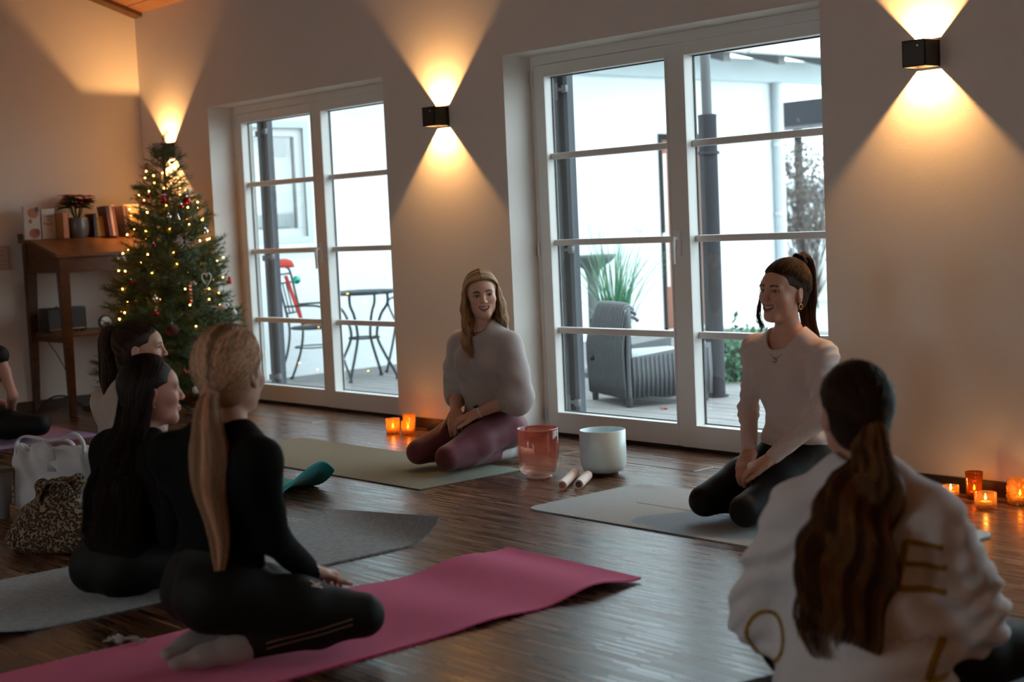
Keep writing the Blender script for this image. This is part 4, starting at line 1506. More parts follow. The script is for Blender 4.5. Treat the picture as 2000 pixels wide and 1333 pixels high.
# small dark wreath with a red tealight at the wall
wr = thing('cone_wreath', 'small dark pine cone wreath with a red candle by the wall', 'wreath', (-6.72, -.105, 0))
for k in range(22):
    th = 2 * math.pi * k / 22
    b = MB()
    c = Vector((.075 * math.cos(th), .055 * math.sin(th), .028 + .008 * (k % 2)))
    for j in range(12):
        a = 2 * math.pi * j / 12 * 2.4
        u = Vector((math.cos(a), math.sin(a), rnd.uniform(-.2, .9))).normalized()
        q = c + u * rnd.uniform(.016, .030)
        s_ = u.orthogonal().normalized() * .006
        b.add([c + s_, c - s_, q], [(0, 1, 2)])
        b.add([c + s_.cross(u) , c - s_.cross(u), q], [(0, 1, 2)])
    b.ball(c, .016, 8)
    b.build('cone', pm('pine_cone', (.05, .025, .015), .8), wr)
MB().lathe([(0, 0), (.022, 0), (.022, .03), (.019, .03), (.019, .012), (0, .012)], 20).build('red_glass', clear_mat('red_glass', (.9, .12, .03), 1.45, .05, .4, (.95, .10, .02)), wr, smooth=50)
MB().lathe([(0, .020), (.004, .026), (.002, .038), (0, .042)], 8).build('flame', flame_m, wr, smooth=True)

# ------------------------------------------------------------------ bags and cup
def leopard():
    m = bpy.data.materials.new('leopard_print_cloth')
    m.use_nodes = True
    nt = m.node_tree
    b = nt.nodes['Principled BSDF']
    b.inputs['Roughness'].default_value = .9
    tc = nt.nodes.new('ShaderNodeTexCoord')
    ns = nt.nodes.new('ShaderNodeTexNoise')
    ns.inputs['Scale'].default_value = 30
    vm = nt.nodes.new('ShaderNodeVectorMath')
    vm.operation = 'MULTIPLY_ADD'
    vm.inputs[1].default_value = (.012, .012, .012)
    nt.links.new(tc.outputs['Object'], ns.inputs['Vector'])
    nt.links.new(ns.outputs['Color'], vm.inputs[0])
    nt.links.new(tc.outputs['Object'], vm.inputs[2])
    vo = nt.nodes.new('ShaderNodeTexVoronoi')
    vo.inputs['Scale'].default_value = 92
    nt.links.new(vm.outputs[0], vo.inputs['Vector'])
    cr = nt.nodes.new('ShaderNodeValToRGB')
    e = cr.color_ramp.elements
    e[0].position, e[0].color = .0, (.17, .085, .035, 1)
    e[1].position, e[1].color = 1.0, (.34, .23, .14, 1)
    for p, c in ((.22, (.15, .07, .03, 1)), (.30, (.014, .010, .008, 1)), (.54, (.014, .010, .008, 1)), (.62, (.30, .20, .12, 1))):
        q = e.new(p)
        q.color = c
    nt.links.new(vo.outputs['Distance'], cr.inputs[0])
    nt.links.new(cr.outputs[0], b.inputs['Base Color'])
    return m


lb = thing('leopard_bag', 'slouchy leopard print cloth bag on the floor behind the dark haired woman', 'bag', (-5.52, -3.00, 0), R(32))
sd = SDF((-.26, -.16, -.01), (.26, .16, .36), .0065)
sd.rbox((0, 0, .06), (.185, .095, .06), .05)
sd.ell((-.01, 0, .12), (.165, .085, .10), k=.05)
sd.cone((.02, 0, .16), .085, (.05, .0, .25), .045, k=.06, sq=((0, 1, 0), 1.3))
sd.cone((.05, .01, .22), .05, (.115, .0, .285), .026, k=.04)
sd.cone((-.02, .0, .20), .045, (-.055, .01, .255), .020, k=.04)
sd.ripple(lambda X, Y, Z: .007 * np.sin(34 * (X * .9 + .35 * Z) + 5 * np.sin(14 * Z)) * np.clip(Z / .2, 0, 1) + .004 * wav(X, Y, Z, 4, 38))
sdf_obj('sack', sd, leopard(), lb)
leo = bpy.data.materials['leopard_print_cloth']
P = []
for k in range(22):
    a = math.pi * k / 21
    c = Vector((.055 + .075 * math.cos(a), -.055, .205 + .085 * math.sin(a)))
    n = Vector((math.cos(a), 0, math.sin(a)))
    P.append([c - n * .006 + Vector((0, -.02, 0)), c + n * .008, c - n * .006 + Vector((0, .02, 0))])
MB().slab(P, .006).build('handle', leo, lb, smooth=True)

tote_m = pm('white_canvas', (.66, .65, .66), .9, noise=(6, .12), bump=(240, .15))
tt = thing('tote_bag', 'white canvas tote bag standing behind the leopard bag', 'bag', (-6.27, -2.66, .021), R(38))
sd = SDF((-.26, -.14, -.01), (.26, .14, .36), .0065)
sd.rbox((0, 0, .13), (.195, .055, .13), .045)
sd.ell((0, 0, .08), (.17, .08, .08), k=.04)
sd.rbox((-.10, .0, .245), (.085, .028, .05), .022, k=.04)
sd.rbox((.10, .01, .23), (.08, .025, .05), .022, k=.04)
sd.rbox((0, 0, .30), (.15, .012, .05), .008, k=.01, op='s')
sd.ripple(lambda X, Y, Z: .008 * np.sin(26 * (X + .5 * Z) + 3 * np.sin(9 * Z + 20 * X)) * np.clip((Z - .03) / .15, 0, 1) + .004 * wav(X, Y, Z, 8, 30))
sdf_obj('sack', sd, tote_m, tt)
for yy, pts in ((-.035, [(-.14, .24), (-.15, .31), (-.10, .335), (0, .315), (.08, .325), (.13, .345), (.165, .30), (.16, .22)]), (.03, [(-.10, .24), (-.07, .29), (0, .31), (.07, .30), (.10, .24)])):
    cp_ = catmull([(x, yy, z) for x, z in pts], 5)
    P = [[c + Vector((0, -.016, -.004)), c + Vector((0, 0, .003)), c + Vector((0, .016, -.004))] for c in cp_]
    MB().slab(P, .004).build('handle', tote_m, tt, smooth=True)
P = [[Vector((x, -.063 - .004 * math.sin(x * 60), z)) for x in (-.045, 0, .045)] for z in (.18, .22, .26, .285)]
MB().slab(P, .004).build('folded_flap', tote_m, tt, smooth=True)

cu_ = thing('tumbler_cup', 'pale grey insulated tumbler at the left edge beside the white tote', 'cup', (-6.40, -2.86, 0))
MB().lathe([(0, 0), (.034, 0), (.036, .004), (.037, .052), (.048, .066), (.056, .20), (.057, .205), (.050, .205), (.048, .19), (0, .18)], 40).build('cup_body', pm('grey_powder_coat', (.30, .33, .35), .5), cu_, smooth=40)
MB().lathe([(.0572, .192), (.0578, .192), (.0580, .204), (.0574, .204)], 40).build('copper_band', pm('copper_band', (.55, .26, .12), .3, metal=.9), cu_, smooth=40)
MB().lathe([(0, .226), (.045, .226), (.057, .222), (.058, .206), (.050, .204), (0, .204)], 40).build('lid', pm('green_lid', (.08, .14, .12), .35), cu_, smooth=40)

# little white crocheted scrap on the floor
ts = MB()
rg = random.Random(4)
for k in range(60):
    q = k / 59
    c = Vector((-4.015 - .055 + .11 * q - .03, -3.485 + .055 * q + .012 * math.sin(q * 9), .004 + .014 * abs(math.sin(q * 7))))
    ts.tube([c + Vector((rg.uniform(-.012, .012), rg.uniform(-.012, .012), rg.uniform(0, .008))) for _ in range(5)], .0016, 5)
tag(ts.build('lace_ribbon', pm('white_lace', (.66, .63, .60), .9), smooth=True), 'crumpled white lace ribbon on the floor beside the pink mat', 'ribbon')

# ------------------------------------------------------------------ Christmas tree
TX, TY = -9.005, -.545
needle = pm('fir_needles', (.055, .125, .05), .55, noise=(30, .6), col2=(.10, .15, .05), spec=.3)
needle2 = pm('fir_needles_light', (.09, .16, .07), .55, noise=(30, .6), col2=(.055, .10, .04), spec=.3)
twig_m = pm('twig_brown', (.07, .045, .025), .8)
tree = thing('christmas_tree', 'decorated green Christmas tree in the corner beside the glass door', 'tree', (TX, TY, 0))


def fir_branch(L, seed, mat):
    rg = random.Random(seed)
    b = MB()
    segs = [((0, 0, 0), (0, L, -.05 * L))]
    n = max(2, int(L / .045))
    for k in range(n):
        q = .22 + .75 * (k + .5) / n
        l = .42 * L * (1.12 - q) + .05
        for sx in (-1, 1):
            a = R(rg.uniform(38, 62))
            p0 = Vector((0, L * q, -.05 * L * q))
            segs.append((p0, p0 + Vector((sx * l * math.sin(a), l * math.cos(a), rg.uniform(-.25, .35) * l))))
    for i, (p, q) in enumerate(segs):
        p, q = Vector(p), Vector(q)
        b.tube([p, q], [.004 if i == 0 else .0025, .0015], 4, mi=1)
        d = (q - p)
        l = d.length
        d.normalize()
        u = d.orthogonal().normalized()
        w_ = d.cross(u)
        m = int(l / .0034)
        for k in range(m):
            t = rg.uniform(.04, 1.02)
            th = rg.uniform(0, 6.283)
            o = u * math.cos(th) + w_ * math.sin(th)
            nl = rg.uniform(.026, .046)
            c = p + d * (l * t)
            e = c + (o * .80 + d * .62).normalized() * nl
            s_ = (o.cross(d)).normalized() * .0014
            b.add([c - s_, c + s_, e], [(0, 1, 2)])
    return b.mesh('branch', [mat, twig_m])


br = {}
for L in (.14, .22, .30, .38, .46, .54):
    br[L] = [fir_branch(L, int(L * 100) * 7 + v, (needle, needle2)[v % 2]) for v in range(2)]


def trad(z):
    return .52 * max(0, (1.80 - z) / 1.62) ** .62 + .01


MB().tube([(0, 0, .05), (0, 0, 1.0), (0, 0, 1.72)], [.022, .018, .008], 10).build('trunk', twig_m, tree, smooth=True)
for k in range(4):
    th = math.pi / 4 + math.pi / 2 * k
    MB().tube(catmull([(0, 0, .10), (.10 * math.cos(th), .10 * math.sin(th), .06), (.24 * math.cos(th), .24 * math.sin(th), .012)], 4), .011, 8).build('stand_leg', black_metal, tree, smooth=True)
rg = random.Random(21)
z = .20
lay = 0
while z < 1.70:
    r0 = trad(z)
    n = max(5, int(2 * math.pi * r0 / .15))
    for k in range(n):
        th = 2 * math.pi * (k + .5 * (lay % 2)) / n + rg.uniform(-.16, .16)
        L = min(br, key=lambda q: abs(q - r0 * rg.uniform(.88, 1.08)))
        o = link('branch', br[L][rg.randint(0, 1)], tree)
        o.location = (0, 0, z + rg.uniform(-.03, .03))
        tilt = R(6 + 26 * (z / 1.8) + rg.uniform(-10, 10))
        o.rotation_euler = (Matrix.Rotation(th - math.pi / 2, 3, 'Z') @ Matrix.Rotation(tilt, 3, 'X') @ Matrix.Rotation(rg.uniform(-.4, .4), 3, 'Y')).to_euler()
    z += .085 if z < 1.1 else .075
    lay += 1
for k in range(5):
    o = link('branch', br[.14][k % 2], tree)
    o.location = (0, 0, 1.68)
    o.rotation_euler = (Matrix.Rotation(k * 1.26, 3, 'Z') @ Matrix.Rotation(R(62), 3, 'X')).to_euler()

# string of warm lights
sl = thing('string_lights', 'string of warm white fairy lights wound round the Christmas tree', 'lights', (TX, TY, 0))
bulb_m = emis('fairy_light', (1.0, .32, .04), 85)
bm_ = MB().ball((0, 0, 0), .0048, 8).mesh('bulb', bulb_m, True)
wire = []
rg = random.Random(5)
turns = 11
N = 112
for k in range(N):
    q = k / (N - 1)
    zz = .14 + 1.52 * q ** .92
    th = 2 * math.pi * turns * q
    rr = trad(zz) * rg.uniform(.72, 1.03)
    p = Vector((rr * math.cos(th), rr * math.sin(th), zz + rg.uniform(-.045, .045)))
    wire.append(p)
    o = link('bulb', bm_, sl)
    o.location = p + Vector((math.cos(th), math.sin(th), 0)) * .008
MB().tube(catmull(wire, 2), .0016, 4).build('wire', pm('green_wire', (.01, .03, .015), .5), sl)

# ------------------------------------------------------------------ ornaments
red_gl = pm('red_glass_ornament', (.42, .012, .012), .15, metal=.55)
bur_gl = pm('burgundy_glitter', (.10, .008, .016), .45, metal=.3, bump=(300, .8), noise=(200, .7))
sil_gl = pm('silver_ornament', (.80, .78, .76), .12, metal=.95)
wht_or = pm('white_ornament', (.72, .70, .68), .55)
thread = pm('ornament_thread', (.6, .55, .5), .6)


def orn(name, label, cat, p, build, mat):
    t = thing(name, label, cat, (TX + p[0] * 1.02, TY + p[1] * 1.02, p[2]), 0, 'ornaments on the Christmas tree')
    build(t, mat)
    return t


def bauble(r0):
    def f(t, mat):
        MB().ball((0, 0, 0), r0, 18).build('ball', mat, t, smooth=True)
        MB().lathe([(0, r0 + .008), (.006, r0 + .008), (.006, r0 - .002), (0, r0 - .002)], 10).build('cap', sil_gl, t)
        MB().tube([(0, 0, r0 + .008), (0, 0, r0 + .03)], .0008, 4).build('thread', thread, t)
    return f


def bell(r0):
    def f(t, mat):
        MB().lathe([(0, r0), (r0 * .3, r0 * .95), (r0 * .5, r0 * .3), (r0 * .75, -r0 * .4), (r0, -r0 * .8), (r0 * .95, -r0 * .85), (0, -r0 * .6)], 20).build('bell', mat, t, smooth=50)
        MB().ball((0, 0, -r0 * .85), r0 * .2, 8).build('clapper', sil_gl, t)
        MB().tube([(0, 0, r0), (0, 0, r0 * 2.6)], .0009, 4).build('thread', thread, t)
    return f


cosv = Vector((math.cos(YAW), math.sin(YAW), 0))


def heart(t, mat):
    pts = []
    for k in range(36):
        a = 2 * math.pi * k / 36
        x = 16 * math.sin(a) ** 3
        y = 13 * math.cos(a) - 5 * math.cos(2 * a) - 2 * math.cos(3 * a) - math.cos(4 * a)
        pts.append(cosv * (x * .0019) + Vector((0, 0, y * .0030)))
    MB().tube(pts, .0045, 8, closed=True).build('heart_ring', mat, t, smooth=True)
    MB().tube([(0, 0, .02), (0, 0, .07)], .0009, 4).build('thread', thread, t)


def cane(t, mat):
    pts = [Vector((0, 0, -.07 + .012 * k)) for k in range(10)] + [cosv * (.018 * (1 - math.cos(a))) + Vector((0, 0, .045 + .022 * math.sin(a))) for a in [.4 * k for k in range(1, 8)]]
    for k in range(len(pts) - 1):
        MB().tube([pts[k], pts[k + 1]], .0085, 10).build('stripe', (red_gl, wht_or)[k % 2], t, smooth=True)


def santa(t, mat):
    MB().lathe([(0, .05), (.010, .03), (.018, .015), (.018, .010), (.014, .0), (.020, -.02), (.022, -.045), (0, -.05)], 16).build('figure', red_gl, t, smooth=True)
    MB().lathe([(.0185, .016), (.020, .012), (.0185, .007)], 16).build('fur_band', wht_or, t, smooth=True)
    MB().ball((0, 0, .053), .006, 8).build('pompom', wht_or, t, smooth=True)


def bird(t, mat):
    MB().ball((0, 0, 0), (.035, .018, .018), 14, M=Matrix.Rotation(YAW, 3, 'Z')).build('body', mat, t, smooth=True)
    MB().ball(cosv * .034 + Vector((0, 0, .012)), .013, 10).build('head', mat, t, smooth=True)
    MB().tube([cosv * -.03, cosv * -.075 + Vector((0, 0, .006))], [.010, .016], 6, flat=.3).build('tail', mat, t, smooth=True)


def spray(t, mat):
    rg_ = random.Random(2)
    b = MB()
    for k in range(26):
        a = rg_.uniform(0, 6.28)
        e = cosv * (math.cos(a) * rg_.uniform(.03, .06)) + Vector((0, 0, math.sin(a) * rg_.uniform(.03, .06))) + Vector((.02, -.02, 0))
        b.tube([(0, 0, 0), e], [.0022, .001], 4)
    b.build('spikes', mat, t)
    MB().ball((0, 0, 0), .012, 10).build('cone', twig_m, t)


orn('heart_ornament', 'white wire heart hanging on the right side of the Christmas tree', 'ornament', (.367, .053, .929), heart, wht_or)
orn('candy_cane', 'red and white striped candy cane hanging on the Christmas tree', 'ornament', (.384, -.076, .846), cane, red_gl)
orn('bell_ornament', 'red bell at the right edge of the Christmas tree', 'ornament', (.211, .313, .904), bell(.026), red_gl)
orn('bell_ornament', 'clear silver bell high on the Christmas tree', 'ornament', (.244, -.061, 1.343), bell(.022), sil_gl)
orn('santa_ornament', 'red figure with white trim near the top of the Christmas tree', 'ornament', (.170, -.112, 1.482), santa, red_gl)
orn('bird_ornament', 'white bird with tail low on the right of the Christmas tree', 'ornament', (.392, .144, .737), bird, wht_or)
orn('star_ornament', 'silvery spiky star in the middle of the Christmas tree', 'ornament', (.299, -.050, 1.177), spray, wht_or)
for nm, p, r0, m, lab in (('bauble', (.225, -.110, 1.346), .018, sil_gl, 'small silver bauble left of the clear bell on the tree'),
                          ('bauble', (.096, -.177, 1.486), .016, red_gl, 'small red bauble at the upper left edge of the tree'),
                          ('bauble', (.212, .032, 1.450), .026, red_gl, 'large red bauble at the upper right of the tree'),
                          ('bauble', (.225, -.018, 1.410), .015, red_gl, 'small red bauble just under the large red one'),
                          ('bauble', (.184, .060, 1.508), .020, wht_or, 'white bauble above the large red bauble on the tree'),
                          ('bauble', (.252, .133, 1.239), .020, sil_gl, 'silver bauble at the right edge halfway up the tree'),
                          ('bauble', (.211, -.223, 1.163), .014, red_gl, 'dark red bauble left of the silvery star'),
                          ('bauble', (.388, -.224, .614), .042, bur_gl, 'big burgundy glitter bauble low on the tree above the ponytailed woman'),
                          ('bauble', (.287, -.276, .819), .019, sil_gl, 'small silver bauble low on the left of the tree'),
                          ('bauble', (.306, -.289, .724), .018, red_gl, 'red bauble below the low silver one'),
                          ('bauble', (.347, .254, .691), .018, wht_or, 'white bauble behind the bird at the right edge of the tree'),
                          ('bauble', (.075, -.205, 1.441), .013, red_gl, 'tiny red bauble at the far left of the tree top'),
                          ('bauble', (.122, -.350, .930), .016, red_gl, 'red bauble at the left edge above the clock'),
                          ('bauble', (.512, -.155, .223), .024, wht_or, 'white bauble near the bottom front of the tree'),
                          ('bauble', (.467, -.198, .342), .014, red_gl, 'red bauble near the bottom of the tree between two heads')):
    orn(nm, lab, 'ornament', p, bauble(r0), m)
tp = thing('tree_topper', 'grey feather topper on the tip of the Christmas tree', 'ornament', (TX, TY, 1.70))
MB().tube(catmull([(0, 0, 0), (.005, 0, .08), (.0, .0, .17), (.01, .01, .20)], 4), .0025, 5).build('stem', twig_m, tp)
fe = pm('grey_feather', (.42, .38, .36), .8)
for (c, a, L) in (((0, 0, .16), R(58), .075), ((0, 0, .12), R(165), .07)):
    b = MB()
    d = cosv * math.cos(a) + Vector((0, 0, math.sin(a)))
    up_ = cosv * -math.sin(a) + Vector((0, 0, math.cos(a)))
    for k in range(26):
        q = k / 25
        p = Vector(c) + d * L * q
        ww = .022 * math.sin(math.pi * (q * .85 + .12))
        for s_ in (-1, 1):
            b.tube([p, p + up_ * s_ * ww + d * .012], [.0014, .0006], 3)
    b.tube([c, Vector(c) + d * L], .0012, 4)
    b.build('feather', fe, tp)
for k in range(4):
    MB().tube([(0, 0, .05 + .02 * k), Vector((0, 0, .08 + .02 * k)) + cosv * (.03 * (-1) ** k)], [.0015, .0008], 4).build('twig', twig_m, tp)

# ------------------------------------------------------------------ people
from mathutils.bvhtree import BVHTree


def V3(p):
    return np.array(p, float)


def unit(v):
    v = np.array(v, float)
    return v / max(np.linalg.norm(v), 1e-9)


def rotm(yaw=0, pitch=0, roll=0):
    return np.array(Matrix.Rotation(R(yaw), 3, 'Z') @ Matrix.Rotation(R(pitch), 3, 'X') @ Matrix.Rotation(R(roll), 3, 'Y'))


hair_mat = pm('hair', (.2, .1, .05), .5, attr='tint', noise=(260, .6), spec=.24, stretch=(1, 1, .06), bump=(420, .55))
skin_mat = pm('skin', (.6, .35, .25), .48, attr='tint', noise=(40, .10), sss=.12, bump=(220, .03), spec=.35)


def strands(name, ctrl, rad, cols, parent, N=16, wave=None, taper=.35, seed=0):
    """ctrl (S,K,3) control points -> smooth thin three-sided strands joined in one mesh"""
    ctrl = np.asarray(ctrl, float)
    S, K, _ = ctrl.shape
    rg_ = np.random.RandomState(seed)
    t = np.linspace(0, K - 1, N)
    i = np.clip(t.astype(int), 0, K - 2)
    f = (t - i)[None, :, None]
    p0 = ctrl[:, np.clip(i - 1, 0, K - 1)]
    p1, p2 = ctrl[:, i], ctrl[:, i + 1]
    p3 = ctrl[:, np.clip(i + 2, 0, K - 1)]
    P = .5 * (2 * p1 + (p2 - p0) * f + (2 * p0 - 5 * p1 + 4 * p2 - p3) * f ** 2 + (3 * p1 - p0 - 3 * p2 + p3) * f ** 3)
    T = np.gradient(P, axis=1)
    T /= np.linalg.norm(T, axis=2, keepdims=True) + 1e-9
    ref = np.array([.31, .77, .55])
    A = np.cross(T, ref)
    A /= np.linalg.norm(A, axis=2, keepdims=True) + 1e-9
    B = np.cross(T, A)
    if wave:
        amp, fr, start = wave
        L = np.concatenate([np.zeros((S, 1)), np.cumsum(np.linalg.norm(np.diff(P, axis=1), axis=2), 1)], 1)
        ph = rg_.uniform(-.9, .9, (S, 1)) + (ctrl[:, -1, 0] * 22)[:, None]
        am = amp * np.clip((L / L[:, -1:] - start) / .3, 0, 1)
        P = P + (A * np.sin(L * fr + ph)[..., None] + B * np.cos(L * fr * .93 + ph)[..., None]) * am[..., None]
    rr = rad * (1 - (1 - taper) * np.linspace(0, 1, N) ** 2)[None, :, None] * rg_.uniform(.7, 1.3, (S, 1, 1))
    vs = []
    for k in range(3):
        a = 2 * math.pi * k / 3
        vs.append(P + (A * math.cos(a) + B * math.sin(a)) * rr)
    Vv = np.stack(vs, 2).reshape(-1, 3)
    base = (np.arange(S)[:, None] * N + np.arange(N - 1)[None]) * 3
    F = []
    for k in range(3):
        k2 = (k + 1) % 3
        F.append(np.stack([base + k, base + k2, base + 3 + k2, base + 3 + k], -1).reshape(-1, 4))
    F = np.concatenate(F)
    c = np.repeat(np.asarray(cols, float), N * 3, axis=0)
    return link(name, np_mesh(name, Vv, F, hair_mat, c), parent)


def tints(base, S, seed, var=.35, alt=None, palt=.3, clump=None):
    rg_ = np.random.RandomState(seed)
    c = np.array(base)[None] * rg_.uniform(1 - var, 1 + var, (S, 1))
    if alt is not None:
        m = rg_.rand(S) < palt
        c[m] = np.array(alt)[None] * rg_.uniform(1 - var * .6, 1 + var * .6, (m.sum(), 1))
        if clump is not None:          # whole locks lean lighter or darker
            w_ = rg_.rand(int(clump.max()) + 1)[clump.astype(int)][:, None] ** 1.6
            c = c * (.55 + .45 * w_) * .9 + np.array(alt)[None] * w_ * .55
    return c


class Person:
    def __init__(s, label, loc, yaw, J, head, skin, hs=1.0, fine=.0028, coarse=.0065):
        s.root = thing('person', label, 'person', (loc[0], loc[1], loc[2] if len(loc) > 2 else .007), yaw)
        s.J = {k: V3(v) for k, v in J.items()}
        s.H = rotm(*head)
        s.skin = np.array(skin)
        s.hs = hs
        s.fine, s.coarse = fine, coarse
        J = s.J
        s.side = unit(J['shL'] - J['shR'])
        s.up = unit(J['nck'] - J['pel'])
        s.side = unit(s.side - s.up * (s.side @ s.up))
        s.fwd = np.cross(s.side, s.up)
        s.TL = np.linalg.norm(J['nck'] - J['pel'])

    def hp(s, *p):
        return s.J['hd'] + s.H @ (np.array(p) * s.hs)

    def he(s, sd, c, r, k=0.0, op='u', rot=None):
        M = s.H if rot is None else s.H @ rot
        sd.ell(s.hp(*c), np.array(r) * s.hs, M, k * s.hs, op)

    def hc(s, sd, a, ra, b, rb, k=0.0, op='u'):
        sd.cone(s.hp(*a), ra * s.hs, s.hp(*b), rb * s.hs, k * s.hs, op)

    # ---- skin: head, neck, chest, arms and hands as one surface
    def body(s, smile=1.0, hands=None, arms=True, ua=.86, fa=.86, lips=(.50, .16, .14), brow=(.05, .025, .015), blush=.3, lower=None):
        J = s.J
        pts = [J['hd'], J['nck'], J['shL'], J['shR']] + ([J[k] for k in ('elL', 'elR', 'wrL', 'wrR', 'hnL', 'hnR')] if arms else [])
        lo = np.min(pts, 0) - .16
        hi = np.max(pts, 0) + .16
        hd = J['hd']
        fx = [(hd[0] - .125, hd[0] + .125, s.fine)]
        fy = [(hd[1] - .14, hd[1] + .14, s.fine)]
        fz = [(hd[2] - .15, hd[2] + .14, s.fine)]
        if hands:
            for n in hands:
                h = J['hn' + n]
                for q, fl in enumerate((fx, fy, fz)):
                    fl.append((h[q] - .10, h[q] + .10, s.fine * 1.05))
        sd = SDF(lo, hi, s.coarse, (fx, fy, fz))
        # head
        s.he(sd, (0, .012, .030), (.073, .093, .085))
        s.he(sd, (0, -.030, -.030), (.0560, .060, .083), .036)
        s.he(sd, (0, -.046, .040), (.052, .040, .032), .03)
        s.hc(sd, (-.010, -.069, -.094), .0165, (.010, -.069, -.094), .0165, .030)
        for q in (-1, 1):
            s.he(sd, (q * .042, -.012, -.064), (.013, .028, .022), .03)
            s.he(sd, (q * .039, -.060, -.026 + .006 * smile), (.022, .020, .017), .028)
            s.he(sd, (q * .027, -.0775, .023), (.024, .009, .008), .018)
            s.he(sd, (q * .0315, -.093, .006), (.019, .012, .0105), .012, 's')
        s.hc(sd, (0, -.086, .016), .0065, (0, -.1050, -.021), .0090, .012)
        s.he(sd, (0, -.1045, -.0245), (.0100, .0095, .0080), .007)
        for q in (-1, 1):
            s.he(sd, (q * .0115, -.0975, -.0265), (.0065, .008, .006), .007)
            s.he(sd, (q * .0055, -.1025, -.0330), (.003, .004, .003), .003, 's')
        # lips along a smile arc
        n = 9
        arc = []
        wdt = .021 + .008 * smile
        for k in range(n):
            x = -1 + 2 * k / (n - 1)
            arc.append((x * wdt, -.0925 + .0115 * x * x, -.0585 + .0110 * smile * x * x))
        for k in range(n - 1):
            a, b = arc[k], arc[k + 1]
            e0, e1 = 1 - abs(-1 + 2 * k / (n - 1)), 1 - abs(-1 + 2 * (k + 1) / (n - 1))
            op_ = .0070 * smile
            s.hc(sd, (a[0], a[1], a[2] + .0035 + op_ * e0), .0028 + .0018 * e0, (b[0], b[1], b[2] + .0035 + op_ * e1), .0028 + .0018 * e1, .005)
            s.hc(sd, (a[0] * .93, a[1] + .001, a[2] - .004 - op_ * .9 * e0), .0028 + .003 * e0, (b[0] * .93, b[1] + .001, b[2] - .004 - op_ * .9 * e1), .0028 + .003 * e1, .006)
        if smile > .2:
            for k in range(1, n - 2):
                a, b = arc[k], arc[k + 1]
                e0, e1 = 1 - abs(-1 + 2 * k / (n - 1)), 1 - abs(-1 + 2 * (k + 1) / (n - 1))
                s.hc(sd, (a[0], a[1] + .001, a[2] - .0005), .0015 + .0060 * smile * e0 ** .6, (b[0], b[1] + .001, b[2] - .0005), .0015 + .0060 * smile * e1 ** .6, .002, 's')
        # eyelids
        for q in (-1, 1):
            s.he(sd, (q * .0315, -.0695, .006), (.0143, .0143, .0138), .006)
            s.he(sd, (q * .0318, -.0840, .0055), (.0132, .0085, .0050), .0025, 's')
        # ears
        for q in (-1, 1):
            rt = rotm(q * 18, 8, 0)
            s.he(sd, (q * .0725, .012, -.004), (.0070, .0165, .028), .008, rot=rt)
            s.he(sd, (q * .0725, .010, -.029), (.0065, .009, .009), .006)
            s.he(sd, (q * .0795, .010, .002), (.0055, .010, .016), .004, 's', rot=rt)
        # neck and shoulders
        nb = J['nck'] - s.up * .01
        s_n = s.hp(0, .018, -.075)
        sd.cone(s_n, .043 * s.hs, nb + s.fwd * .0, .049, .025)
        for q in ('L', 'R'):
            sh = J['sh' + q]
            sd.cone(nb - s.up * .006, .038, sh - s.up * .014, .032, .035)
        if lower is None:
            ch = J['nck'] - s.up * .11
        else:
            ch = J['nck'] - s.up * lower
        sd.cone(nb - s.up * .03, .085, ch, .105, .05, sq=(s.fwd, 1.55))
        if arms:
            for q in ('L', 'R'):
                sh, el, wr = J['sh' + q], J['el' + q], J['wr' + q]
                sd.cone(sh, .044 * ua, sh + (el - sh) * .45, .040 * ua, .03 * ua)
                sd.cone(sh + (el - sh) * .45, .040 * ua, el, .034 * ua, .03 * ua)
                sd.cone(el, .036 * fa, el + (wr - el) * .35, .036 * fa, .02 * fa)
                sd.cone(el + (wr - el) * .35, .036 * fa, wr, .0245, .015)
                if hands and q in hands:
                    s.hand(sd, q, **hands[q])
        P, F = sd.nets()
        # colours
        Q = (P - J['hd']) @ s.H / s.hs
        c = np.tile(s.skin[None], (len(P), 1))
        x, y, z = Q[:, 0], Q[:, 1], Q[:, 2]
        front = y < -.035

        def mixc(m, col):
            m = np.clip(m, 0, 1)[:, None]
            c[:] = c * (1 - m) + np.array(col)[None] * m
        ax_ = np.abs(x)
        mixc(blush * np.exp(-(((ax_ - .040) / .018) ** 2 + ((z + .026) / .018) ** 2)) * front, s.skin * np.array([1.05, .62, .58]))
        xz = x / wdt
        dz = np.abs(z - (-.0585 + .0110 * smile * xz ** 2)) - (.0075 + .0068 * smile) * np.sqrt(np.clip(1 - xz ** 2, 0, 1))
        mixc(np.clip(-dz / .0025 + .6, 0, 1) * (np.abs(xz) < 1.02) * (y < -.072), lips)
        if smile > .2:
            dz2 = np.abs(z - (-.0585 + .0110 * smile * xz ** 2)) - .0058 * smile * np.clip(1 - xz ** 2, 0, 1) ** .4
            mixc(np.clip(-dz2 / .002 + .3, 0, 1) * (np.abs(xz) < .9) * (y < -.06) * (y > -.0900 + .011 * xz ** 2), (.06, .012, .012))
        bx = (ax_ - .014) / .034
        bz = .0245 + .0065 * np.sin(np.clip(bx, 0, 1) * 2.3) - .004 * np.clip(bx, 0, 1)
        mixc((np.abs(z - bz) < .0042 - .0016 * np.clip(bx, 0, 1)) * (bx > 0) * (bx < 1) * front * .92, brow)
        ex, ez = (ax_ - .0318) / .0152, (z - .0055) / .0068
        re = ex ** 2 + ez ** 2
        mixc((re < 1.25) * (re > .55) * (z > .004) * front * .85, (.03, .016, .012))
        mixc((re < 1.15) * (re > .6) * (z <= .004) * front * .35, (.10, .05, .04))
        o = link('body', np_mesh('body', P, F, skin_mat, c), s.root)
